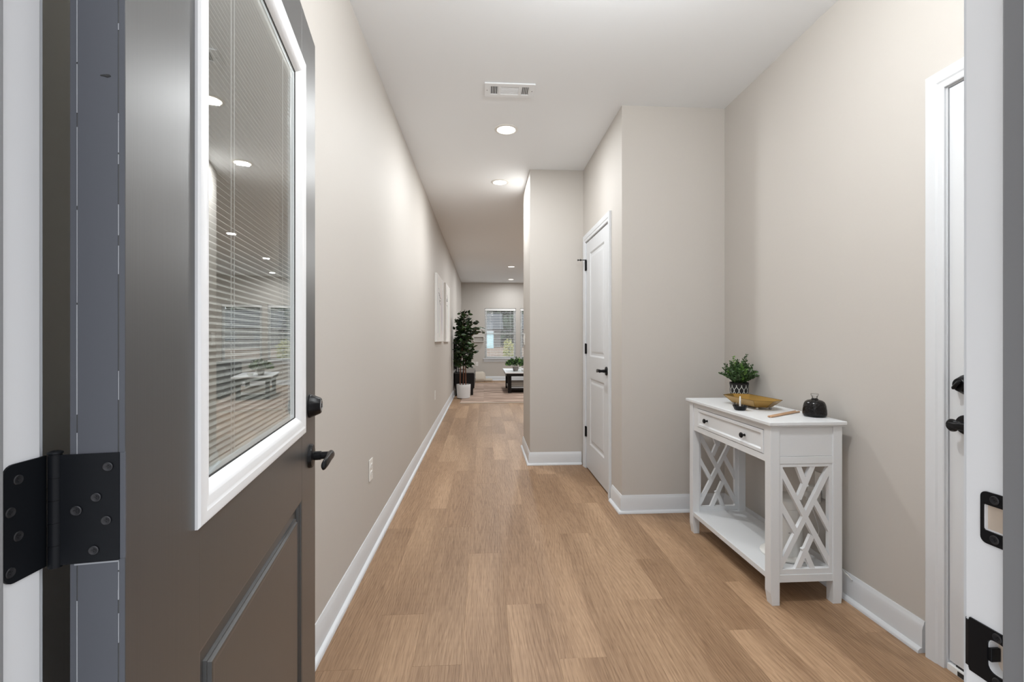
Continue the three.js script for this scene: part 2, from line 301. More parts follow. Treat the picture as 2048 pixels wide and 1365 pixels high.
// ------------------------------------------------------------------ door 1: the open front door
const A9 = 9 * Math.PI / 180, P2 = [-0.3581, 0.4832], DW = 0.945, DT = 0.0466;
const door1 = structGroup('door_1', [P2[0], 0, P2[1]], Math.PI / 2 + A9);
door1.userData.label = 'charcoal front door swung open with a white framed blind window'; door1.userData.category = 'door';
{
  const y0 = 0.012, y1 = 2.055, s0 = 0.1665, s1 = 0.7715, c = 0.0007;
  const uvm = (g) => { g = clean(g); const p = g.attributes.position, u = g.attributes.uv; for (let i = 0; i < p.count; i++) u.setXY(i, p.getX(i) * 4 + p.getZ(i) * 4, p.getY(i) * 1.5); return g; };
  part('stile', uvm(lb(0, s0, y0, y1, -DT, 0, c)), M.charcoal, door1);
  part('stile', uvm(lb(s1, DW, y0, y1, -DT, 0, c)), M.charcoal, door1);
  for (const [a, b] of [[y0, 0.2], [0.752, 0.945], [1.895, y1]]) part('rail', uvm(lb(s0, s1, a, b, -DT + 0.0005, -0.0002, 0.0004)), M.charcoal, door1);
  const PROF = [[0, -0.0005], [0.004, -0.0010], [0.0055, -0.0045], [0.0085, -0.0060], [0.010, -0.0125], [0.013, -0.0135], [0.036, -0.0105], [0.0375, -0.0060], [0.0415, -0.0065], [0.0435, -0.0015], [0.047, -0.0008], [0.053, -0.0015], [0.053, -0.044], [0, -0.044]];
  part('panel', uvm(inset(s0, s1, 0.2, 0.752, PROF)), M.charcoal, door1);
  // the edge that faces the porch: wood core between the two skins
  part('edge_core', lb(-0.0004, 0.002, y0 + 0.001, y1 - 0.001, -DT + 0.0066, -0.0062), M.edge, door1);
  part('edge_band', join(lb(-0.00025, 0.002, y0 + 0.001, y1 - 0.001, -DT + 0.0002, -DT + 0.0055), lb(-0.00025, 0.002, y0 + 0.001, y1 - 0.001, -0.0050, -0.0003)), M.edge, door1);
  {
    const r = rng(9), bits = [];
    for (const [z, dens] of [[-DT + 0.006, 0.85], [-0.0056, 0.3]]) { let y = 0.65; while (y < 1.95) { const l = dens > 0.5 ? 0.03 + r() * 0.09 : 0.004 + r() * 0.03; if (r() < dens) bits.push(lb(-0.0005, 0.0005, y, y + l, z - 0.00045 * (0.6 + r() * 0.6), z + 0.00045)); y += l + (r() < 0.5 ? 0.002 : 0.02 * r()); } }
    part('bare_joint', bits, M.scuff, door1);
  }
  part('scuff', join(loft([[0, 0, 0, 0.0004, 0.0004], [0.003, 0.0002, 0.0002, 0.0009, 0.0004], [0.006, 0, 0.0003, 0.0016, 0.0004], [0.008, 0.0004, 0.0003, 0.001, 0.0004], [0.009, 0, 0, 0.0003, 0.0003]]).rotateY(-Math.PI / 2).translate(-0.0006, 1.437, -0.021)), M.gasket, door1);
  // lite: white frame, gasket, spacer, two panes, blind between them
  const fx0 = 0.1525, fx1 = 0.7945, fy0 = 0.922, fy1 = 1.914;
  const ring = (i, j = i) => [[fx0 + i, fy0 + j], [fx1 - i, fy0 + j], [fx1 - i, fy1 - j], [fx0 + i, fy1 - j]].map(([x, y]) => new THREE.Vector3(x, y, 0));
  const FR = [[0, -0.0002], [0, 0.0035], [0.003, 0.0062], [0.010, 0.0078], [0.018, 0.0076], [0.0225, 0.0055], [0.025, 0.0052], [0.034, 0.0036], [0.040, 0.0005], [0.046, -0.0045], [0.050, -0.0095], [0.050, -0.012], [0.014, -0.012], [0.014, -0.0002]];
  part('window_frame', sweep(ring(0), FR, Zp, { closed: true, flip: -1, crease: 0.35 }), M.lite, door1);
  part('gasket', sweep(ring(0.049), [[0, -0.0125], [0, -0.0100], [0.003, -0.0102], [0.003, -0.0125]], Zp, { closed: true, flip: -1 }), M.gasket, door1);
  part('spacer', sweep(ring(0.050), [[0, -0.0360], [0, -0.0128], [0.010, -0.0128], [0.010, -0.0360]], Zp, { closed: true, flip: -1 }), M.spacer, door1);
  part('inner_frame', sweep(ring(0), [[0, -0.0475], [0, -DT - 0.0060], [0.010, -DT - 0.0085], [0.045, -DT - 0.004], [0.050, -0.037], [0.014, -0.037], [0.014, -0.0475]], Zp, { closed: true, flip: -1 }), M.lite, door1);
  const gx0 = 0.2015, gx1 = 0.7455, gy0 = 0.971, gy1 = 1.865;
  part('glass_pane', lb(gx0, gx1, gy0, gy1, -0.0140, -0.0110), M.coated, door1);
  part('glass_pane', lb(gx0, gx1, gy0, gy1, -0.0365, -0.0335), M.coated, door1);
  const blind = group('blind', door1), sg = (() => {
    const pos = [], uv = [], n = 4, x0 = 0.2175, x1 = 0.7315, w = 0.0130, T = 0.00035, crown = 0.0009;
    const pt = (x, t, top) => [x, crown * (1 - 4 * (t - 0.5) ** 2) + (top ? T : 0), (t - 0.5) * w], put = (...v) => v.forEach((p) => { pos.push(...p); uv.push(0, 0); });
    const quad = (a, b, c, d) => put(a, b, c, a, c, d);
    for (let i = 0; i < n; i++) { const t0 = i / n, t1 = (i + 1) / n; quad(pt(x0, t0, 1), pt(x0, t1, 1), pt(x1, t1, 1), pt(x1, t0, 1)); quad(pt(x0, t0, 0), pt(x1, t0, 0), pt(x1, t1, 0), pt(x0, t1, 0)); quad(pt(x0, t0, 0), pt(x0, t1, 0), pt(x0, t1, 1), pt(x0, t0, 1)); quad(pt(x1, t0, 0), pt(x1, t0, 1), pt(x1, t1, 1), pt(x1, t1, 0)); }
    quad(pt(x0, 0, 0), pt(x0, 0, 1), pt(x1, 0, 1), pt(x1, 0, 0)); quad(pt(x0, 1, 0), pt(x1, 1, 0), pt(x1, 1, 1), pt(x0, 1, 1));
    return clean(fromTris(pos, uv, 0.5));
  })();
  for (let i = 0, y = 0.9935; y < 1.838; i++, y += 0.0104) { const m = shade(new THREE.Mesh(sg, M.slat)); m.name = 'slat'; m.position.set(0, y, -0.0237); m.rotation.x = 0.58; blind.add(m); }
  part('bottom_rail', lb(0.2175, 0.7315, 0.9735, 0.9865, -0.0300, -0.0175, 0.002), M.slat, blind);
  part('headrail', lb(0.2145, 0.7335, 1.840, 1.8635, -0.0325, -0.0150, 0.002), M.slat, blind);
  for (const x of [0.327, 0.341, 0.648]) part('ladder_cord', cyl(0.0007, new THREE.Vector3(x, 0.98, -0.0163), new THREE.Vector3(x, 1.845, -0.0163), 6), M.blind, blind);
  deadbolt(door1, 0.868, 0.985);
  lever(door1, 0.870, 0.842, -1);
  // hinge: door leaf on the edge, knuckle, jamb leaf and their screws
  const hy0 = 0.956, hy1 = 1.0625;
  const hinge = group('hinge', door1);
  const toDoor = (g) => { door1.updateMatrixWorld(true); return g.applyMatrix4(door1.matrixWorld.clone().invert()); };
  const plateShape = (w, h, r) => { const s = new THREE.Shape(roundRect(0, w, 0, h, r).map(([x, y]) => new THREE.Vector2(x, y))); return new THREE.ExtrudeGeometry(s, { depth: 0.0016, bevelEnabled: true, bevelThickness: 0.0004, bevelSize: 0.0004, bevelSegments: 2, curveSegments: 8 }); };
  part('hinge_leaf', plateShape(0.0515, hy1 - hy0, 0.001).rotateY(-Math.PI / 2).translate(0, hy0, -DT - 0.0095), M.blackHinge, hinge);
  part('edge_skin', lb(-0.0012, 0.001, hy0 + 0.001, hy1, -0.0042, 0.0004, 0.0004), M.edge, hinge);
  part('paint_line', lb(-0.0010, 0.0008, hy0 - 0.0022, hy0 - 0.0004, -DT + 0.004, -0.0052), M.scuff, hinge);
  const kn = [], kx = -0.4160, kd = 0.4740;
  for (let i = 0; i < 5; i++) { const a = hy0 - 0.002 + i * 0.0218; kn.push(new THREE.CylinderGeometry(0.0056, 0.0056, 0.0213, 20).translate(kx, a + 0.0107, -kd)); }
  kn.push(new THREE.SphereGeometry(0.0062, 16, 8).scale(1, 0.4, 1).translate(kx, hy1 + 0.0025, -kd), new THREE.CylinderGeometry(0.0052, 0.0052, 0.11, 12).translate(kx, (hy0 + hy1) / 2, -kd));
  part('hinge_knuckle', toDoor(join(kn)), M.blackHinge, hinge);
  const jl = slab('x', -0.4258, -0.4236, [...roundRect(0.4335, 0.47, hy0 - 0.001, hy1, 0.009).slice(12), [0.4735, hy0 - 0.001], [0.4735, hy1]]);
  part('hinge_leaf', toDoor(jl), M.blackHinge, hinge);
  const sc = screw(0.0044);
  for (const [z, y] of [[-0.0135, 1.0495], [-0.0235, 1.0200], [-0.0150, 0.9965], [-0.0255, 0.9680]]) part('screw', sc.clone().rotateY(-Math.PI / 2).translate(-0.0026, y, z), M.screw, hinge);
  part('screw', screw(0.0048).rotateY(-Math.PI / 2).translate(-0.0026, 1.008, -0.040), M.screw, hinge);
  for (const [d, y] of [[0.4460, 1.0475], [0.4390, 1.0200], [0.4460, 0.9960], [0.4390, 0.9660]]) part('screw', toDoor(screw(0.0046).rotateY(Math.PI / 2).translate(-0.4236, y, -d)), M.screw, hinge);
}

// ------------------------------------------------------------------ trim 1: frame of the front door
const JL = -0.4255, JR = 0.525;
const frame = structGroup('trim_1');
frame.userData.label = 'white painted frame of the front doorway with black strike plates'; frame.userData.category = 'door frame';
part('jamb', bx(JL - 0.02, JL, -0.0055, 2.11, Z0, ZF + 0.001, 0.002), M.lite, frame);
// the strike jamb has pockets cut for the bolts
part('jamb', slab('x', JR, JR + 0.02, rect(Z0, ZF + 0.001, -0.0055, 2.11), [rect(0.4315, 0.4515, 0.9765, 1.0025), roundRect(0.4295, 0.4475, 0.831, 0.8645, 0.007)]), M.lite, frame);
part('head_jamb', bx(JL, JR, 2.073, 2.11, Z0, ZF + 0.001, 0.001), M.trim, frame);
part('stop', join(bx(JL - 0.0005, JL + 0.012, 0, 2.073, Z0 + 0.001, 0.408, 0.0015), bx(JR - 0.012, JR + 0.0005, 0, 2.073, Z0 + 0.001, 0.408, 0.0015), bx(JL, JR, 2.060, 2.0735, Z0 + 0.001, 0.408, 0.0015)), M.trim, frame);
part('weatherstrip', join(bx(JL - 0.0005, JL + 0.008, 0.01, 2.06, 0.408, 0.4285, 0.003), bx(JR - 0.0095, JR + 0.0005, 0.01, 2.06, 0.408, 0.4285, 0.003)), M.weather, frame);
part('bolt_pocket', join(bx(JR + 0.0035, JR + 0.0205, 0.972, 1.007, 0.428, 0.456), bx(JR + 0.0105, JR + 0.0205, 0.828, 0.868, 0.427, 0.451)), M.tan, frame);
part('threshold', bx(JL, JR, -0.0055, 0.010, Z0 - 0.02, 0.345, 0.003), M.weather, frame);
{
  const bolt = part('strike_plate', slab('x', JR - 0.0018, JR + 0.0004, roundRect(0.4270, 0.4545, 0.9625, 1.0165, 0.006), [roundRect(0.4310, 0.4520, 0.9760, 1.0030, 0.002)]), M.black, frame);
  for (const y of [0.9693, 1.0098]) part('screw', screw(0.0045).rotateY(-Math.PI / 2).translate(JR - 0.0019, y, -0.4405), M.screw, bolt);
  const lat = part('strike_plate', join(slab('x', JR - 0.0018, JR + 0.0004, [[0.4270, 0.8185], [0.4655, 0.8185], [0.4665, 0.822], [0.4665, 0.872], [0.4655, 0.8755], [0.4270, 0.8755]], [roundRect(0.4290, 0.4480, 0.8305, 0.8650, 0.007)]),
    sweep([[0.4660, JR - 0.0007], [0.4695, JR - 0.0003], [0.4720, JR + 0.0025], [0.4728, JR + 0.0060]].map(([d, x]) => P(x, 0.8225, d)), [[-0.0009, 0], [0.0009, 0], [0.0009, 0.049], [-0.0009, 0.049]], UP)), M.black, frame);
  part('strike_tongue', bx(JR - 0.0006, JR + 0.010, 0.8405, 0.8545, 0.4445, 0.4495, 0.001), M.black, lat);
  for (const y of [0.8245, 0.8700]) part('screw', screw(0.0045).rotateY(-Math.PI / 2).translate(JR - 0.0019, y, -0.4380), M.screw, lat);
}
struct('trim_2', sweep([P(JL, 0, ZF), P(JL, 2.073, ZF), P(JR, 2.073, ZF), P(JR, 0, ZF)], CASING.map(([a, b]) => [a + 0.002, b]), new THREE.Vector3(0, 0, -1)), M.trim);

// ------------------------------------------------------------------ doors 2 and 3: panelled interior doors on walls that face left
function wallDoor({ name, x, near, far, top, latchNear, face, yBottom, tipUp, label }) {
  const d = structGroup(name, [x, 0, near], -Math.PI / 2), w = far - near;   // local x runs towards the camera, local z out of the wall: the leaf spans x = -w .. 0
  d.userData.label = label; d.userData.category = 'door';
  const st = 0.135, hx0 = -w + st, hx1 = -st, holes = [rect(hx0, hx1, 0.244, 0.831), rect(hx0, hx1, 1.02, 1.935)];
  const s = new THREE.Shape(rect(-w, 0, yBottom, top).map(([a, b]) => new THREE.Vector2(a, b)));
  for (const h of holes) s.holes.push(new THREE.Path(h.map(([a, b]) => new THREE.Vector2(a, b))));
  part('door_leaf', new THREE.ExtrudeGeometry(s, { depth: 0.035, bevelEnabled: false }).translate(0, 0, face - 0.035), M.doorWhite, d);
  for (const h of holes) part('panel', inset(hx0, hx1, h[0][1], h[2][1], PANEL).translate(0, 0, face), M.doorWhite, d);
  part('jamb', join(lb(0.004, 0.0105, 0, top + 0.012, -0.113, -0.0004), lb(-w - 0.0105, -w - 0.004, 0, top + 0.012, -0.113, -0.0004), lb(-w - 0.004, 0.004, top + 0.004, top + 0.012, -0.113, -0.0004)), M.trim, d);
  part('casing', sweep([[0.004, 0], [0.004, top + 0.004], [-w - 0.004, top + 0.004], [-w - 0.004, 0]].map(([a, y]) => new THREE.Vector3(a, y, 0)), CASING, Zp, { flip: 1, crease: 0.35 }), M.trim, d);
  return { d, w };
}
{
  const { d, w } = wallDoor({ name: 'door_2', x: XC, near: 3.385, far: 4.135, top: 2.045, face: -0.001, yBottom: 0.014, label: 'white two-panel closet door with black hinges' });
  const lv = lever(d, -0.06, 0.93, -1); lv.position.z = -0.001;
  for (const y of [1.84, 1.085, 0.333]) {
    const h = group('hinge', d);
    part('hinge_knuckle', join(new THREE.CylinderGeometry(0.0075, 0.0075, 0.089, 16).translate(-w - 0.002, y, 0.0072), new THREE.SphereGeometry(0.0075, 12, 6).scale(1, 0.5, 1).translate(-w - 0.002, y + 0.0455, 0.0072)), M.black, h);
    part('hinge_leaf', lb(-w - 0.0005, -w + 0.018, y - 0.0445, y + 0.0445, -0.0005, 0.0012), M.black, h);
  }
  const s = group('hinge_pin_stop', d);
  part('stop_arm', cyl(0.004, new THREE.Vector3(-w - 0.002, 1.893, 0.007), new THREE.Vector3(-w - 0.012, 1.893, 0.072), 10), M.black, s);
  part('stop_pad', join(cyl(0.009, new THREE.Vector3(-w - 0.008, 1.893, 0.047), new THREE.Vector3(-w - 0.0085, 1.893, 0.056), 14), cyl(0.007, new THREE.Vector3(-w - 0.012, 1.893, 0.071), new THREE.Vector3(-w - 0.013, 1.893, 0.080), 12)), M.black, s);
  part('stop_collar', new THREE.CylinderGeometry(0.0085, 0.0085, 0.006, 14).translate(-w - 0.002, 1.893, 0.0072), M.black, s);
}
{
  const { d, w } = wallDoor({ name: 'door_3', x: XR, near: 0.70, far: 1.5355, top: 2.066, face: -0.004, yBottom: 0.034, label: 'white door on the right wall with black deadbolt and lever' });
  const dead = deadbolt(d, -w + 0.0575, 1.018, true); dead.position.z = -0.004;
  const lv = lever(d, -w + 0.0575, 0.880, 1);
  part('hub_cap', latheZ([[0, 0.046], [0.0165, 0.046], [0.0215, 0.050], [0.0215, 0.054], [0.017, 0.059], [0, 0.061]], 28), M.black, lv); lv.position.z = -0.004;
  const t = part('threshold', lb(-w - 0.003, 0.003, 0, 0.026, -0.112, 0.004, 0.003), M.vinyl, d);
  part('door_sweep', lb(-w + 0.022, -0.002, 0.0265, 0.033, -0.036, -0.0035), M.gasket, t);
  part('threshold_gasket', lb(-w + 0.035, -0.01, 0.004, 0.020, 0.003, 0.0052), M.gasket, t);
}
struct('wall_closet_rear', bx(XC + 0.115, XR, 0, 2.2, ZH - 0.02, ZH - 0.001), M.wall);

// ------------------------------------------------------------------ windows of the living room
function window_(name, x0, x1) {
  const w = structGroup(name); w.userData.label = name === 'window_1' ? 'left living room window with open white blinds and a sill' : 'right living room window with open white blinds beside the first'; w.userData.category = 'window';
  const y0 = WY0 + 0.018, y1 = WY1, zi = ZB + 0.055, N = Zp;
  const path = [[x0, y0], [x1, y0], [x1, y1], [x0, y1]].map(([x, y]) => P(x, y, zi + 0.05));
  part('window_frame', sweep(path, [[0, 0], [0, 0.05], [0.03, 0.05], [0.034, 0.04], [0.034, 0]], N, { closed: true, flip: -1 }), M.vinyl, w);
  const my = 1.315;
  const sash = (a, b, z, nm) => {
    const s = part('sash', sweep([[x0 + 0.03, a], [x1 - 0.03, a], [x1 - 0.03, b], [x0 + 0.03, b]].map(([x, y]) => P(x, y, z + 0.02)), [[0, 0], [0, 0.02], [0.026, 0.02], [0.030, 0.014], [0.030, 0]], N, { closed: true, flip: -1 }), M.vinyl, w);
    part('glass_pane', bx(x0 + 0.058, x1 - 0.058, a + 0.028, b - 0.028, z + 0.008, z + 0.011), M.pane, s);
  };
  sash(y0 + 0.03, my + 0.02, zi + 0.005); sash(my - 0.018, y1 - 0.03, zi + 0.028);
  const b = group('blind', w), sl = [];
  part('valance', bx(x0 + 0.008, x1 - 0.008, y1 - 0.072, y1 - 0.012, ZB + 0.004, ZB + 0.018, 0.002), M.blind, b);
  part('headrail', bx(x0 + 0.012, x1 - 0.012, y1 - 0.05, y1 - 0.004, ZB + 0.0185, ZB + 0.05), M.blind, b);
  for (let y = y0 + 0.055; y < y1 - 0.085; y += 0.0462) sl.push(bx(x0 + 0.012, x1 - 0.012, -0.0015, 0.0015, -0.024, 0.024).rotateX(0.21).translate(0, y, -(ZB + 0.027)));
  const slats = part('slat', sl, M.blind, b); slats.userData.kind = 'stuff';
  part('bottom_rail', bx(x0 + 0.012, x1 - 0.012, y0 + 0.006, y0 + 0.022, ZB + 0.002, ZB + 0.052, 0.003), M.blind, b);
  for (const f of [0.18, 0.5, 0.82]) part('ladder_cord', cyl(0.0018, P(x0 + f * (x1 - x0), y0 + 0.02, ZB + 0.001), P(x0 + f * (x1 - x0), y1 - 0.06, ZB + 0.001), 6), M.blind, b);
  part('tilt_wand', cyl(0.005, P(x0 + 0.10, 1.35, ZB - 0.006), P(x0 + 0.10, y1 - 0.05, ZB - 0.004), 8), M.pane, b);
  part('window_sill', bx(x0 - 0.045, x1 + 0.045, WY0 - 0.005, WY0 + 0.018, ZB - 0.045, ZB + 0.054, 0.004), M.trim, w);
  part('apron', sweep([P(x0 - 0.03, WY0 - 0.075, ZB), P(x1 + 0.03, WY0 - 0.075, ZB)], [[0, 0], [0, 0.010], [0.02, 0.014], [0.055, 0.015], [0.069, 0.016], [0.069, 0]], N, { flip: -1 }), M.trim, w);
}
window_('window_1', ...WIN[0]); window_('window_2', ...WIN[1]);

// ------------------------------------------------------------------ recessed lamps
function downlight(x, d, label, grp, power = 1) {
  const t = thing('recessed_downlight', label, 'ceiling light', [x, H, d], 0, grp);
  part('trim_ring', lathe([[0.069, -0.0045], [0.071, -0.0075], [0.078, -0.0070], [0.088, -0.0030], [0.0895, 0], [0.069, 0]], 40), M.plate, t);
  part('lens', lathe([[0, -0.0045], [0.06, -0.0045], [0.0695, -0.004], [0.0695, -0.001], [0, -0.001]], 40), M.lens, t);
  const l = new THREE.RectAreaLight(LAMP_COLOR, LAMP * power, 0.095, 0.095); l.name = 'lamp_light'; l.rotation.x = -Math.PI / 2; l.position.y = -0.009; t.add(l);
  return t;
}
downlight(0.169, 3.463, 'largest lit downlight, nearest the camera behind the ceiling vent');
downlight(0.163, 4.632, 'second lit hall downlight beside the top of the narrow wall edge');
downlight(0.81, 7.85, 'lit downlight in the living room seen only as a reflection in the door glass', undefined, 1.6);
downlight(0.60, 10.035, 'nearer of the two small lit downlights in the far living room ceiling', undefined, 1.6);
downlight(0.722, 12.186, 'farthest lit downlight, closest to the window wall', undefined, 0.9);
for (const [d, where] of [[6.3, 'nearest the hall'], [8.6, 'middle of three'], [11.2, 'nearest the windows']]) downlight(3.7, d, 'lit downlight over the hidden right part of the living room, ' + where, 'downlights over the hidden part of the living room', 2);
{
  // entry globe, above the top edge of the picture
  const t = thing('globe_light', 'frosted globe ceiling light just inside the front door', 'ceiling light', [0.52, H, 1.26]);
  part('canopy', lathe([[0, 0], [0.06, 0], [0.06, -0.012], [0.05, -0.022], [0.012, -0.026], [0.012, -0.12], [0, -0.12]], 32), M.black, t);
  part('globe', new THREE.SphereGeometry(0.12, 32, 20).translate(0, -0.235, 0), M.lens, t);
  const l = new THREE.PointLight(LAMP_COLOR, 3.8, 0, 2); l.name = 'globe_lamp'; l.position.y = -0.235; l.castShadow = true; t.add(l);
}

// ------------------------------------------------------------------ ceiling vents
function vent(x, d, w, l, label) {
  const t = thing('ceiling_vent', label, 'vent', [x, H, d]);
  const o = roundRect(-w / 2, w / 2, -l / 2, l / 2, 0.003), hole = (a, b) => rect(a, b, -0.047, 0.047);
  const e0 = -w / 2 + 0.032, e1 = e0 + 0.052, f1 = w / 2 - 0.032, f0 = f1 - 0.052, c0 = e1 + 0.014, c1 = f0 - 0.014;
  const s = new THREE.Shape(o.map(([a, b]) => new THREE.Vector2(a, b))); for (const [a, b] of [[e0, e1], [c0, c1], [f0, f1]]) s.holes.push(new THREE.Path(hole(a, b).map(([p, q]) => new THREE.Vector2(p, q))));
  part('vent_frame', new THREE.ExtrudeGeometry(s, { depth: 0.004, bevelEnabled: true, bevelThickness: 0.002, bevelSize: 0.002, bevelSegments: 2 }).rotateX(Math.PI / 2).translate(0, -0.0025, 0), M.ceiling, t);
  part('duct', lb(e0, f1, -0.0035, -0.0005, -0.047, 0.047), M.slot, t);
  for (const [a, b, tilt] of [[e0, e1, 0.75], [f0, f1, -0.75]]) for (let i = 0; i < 5; i++) part('louver', lb(-0.0028, 0.0028, -0.0006, 0.0006, -0.047, 0.047).rotateZ(tilt).translate(a + (i + 0.5) * (b - a) / 5, -0.0055, 0), M.ceiling, t);
  for (let i = 0; i < 12; i++) part('louver', lb(c0, c1, -0.0006, 0.0006, -0.0036, 0.0036).rotateX(0.18).translate(0, -0.0057, -0.047 + (i + 0.5) * 0.094 / 12), M.ceiling, t);
  for (const q of [-w / 2 + 0.014, w / 2 - 0.014]) part('screw', lathe([[0, -0.0012], [0.003, -0.0008], [0.0035, 0]], 12).translate(q, -0.0084, 0), M.slot, t);
}
vent(0.163, 2.908, 0.312, 0.152, 'white rectangular ceiling vent in front of the hall downlights');
vent(1.36, 10.55, 0.36, 0.20, 'ceiling vent of the living room reflected in the door glass');

// ------------------------------------------------------------------ plates on the walls
function outletPlate(name, label, x, y, d, turn, kind = 'outlet', w = 0.072, mat = M.plate) {
  const t = thing(name, label, kind === 'outlet' ? 'outlet' : 'switch', [x, y, d], turn);
  part('cover_plate', new RoundedBoxGeometry(w, 0.118, 0.006, 3, 0.0028).translate(0, 0, 0.0031), mat, t);
  if (kind === 'outlet') for (const s of [-1, 1]) {
    const f = part('socket', new THREE.ExtrudeGeometry(new THREE.Shape(roundRect(-0.017, 0.017, -0.0135, 0.0135, 0.009).map(([a, b]) => new THREE.Vector2(a, b))), { depth: 0.003, bevelEnabled: true, bevelThickness: 0.0006, bevelSize: 0.0006, bevelSegments: 2 }).translate(0, s * 0.0195, 0.0052), mat, t);
    part('slots', join(lb(-0.0072, -0.0052, 0.000 + s * 0.0195, 0.008 + s * 0.0195, 0.0075, 0.0091), lb(0.0052, 0.0072, 0.000 + s * 0.0195, 0.007 + s * 0.0195, 0.0075, 0.0091), lb(-0.002, 0.002, -0.0085 + s * 0.0195, -0.005 + s * 0.0195, 0.0075, 0.0091)), M.slot, f);
  } else for (const q of w > 0.1 ? [-0.023, 0.023] : [0]) part('rocker', lb(-0.016, 0.016, -0.033, 0.033, 0.004, 0.0105, 0.002).rotateX(0.06).translate(q, 0, 0), M.plate, t);
  return t;
}
outletPlate('wall_outlet', 'white duplex outlet low on the left wall near the front door handle', XL, 0.455, 2.578, Math.PI / 2);
outletPlate('wall_outlet', 'small white outlet low on the left wall beneath the two canvases', XL, 0.455, 5.925, Math.PI / 2);
outletPlate('wall_outlet', 'wall-coloured outlet low on the left wall beside the ficus pot', XL, 0.45, 8.77, Math.PI / 2, 'outlet', 0.072, M.wall);
outletPlate('wall_outlet', 'left white plate low on the window wall behind the media console', -0.297, 0.466, ZB, 0, 'outlet', 0.085);
outletPlate('wall_outlet', 'right white plate low on the window wall left of the sill', -0.194, 0.466, ZB, 0);
outletPlate('light_switch', 'white switch plate seen edge-on at the end of the hall wall', XH, 1.17, 4.83, -Math.PI / 2, 'switch', 0.118);

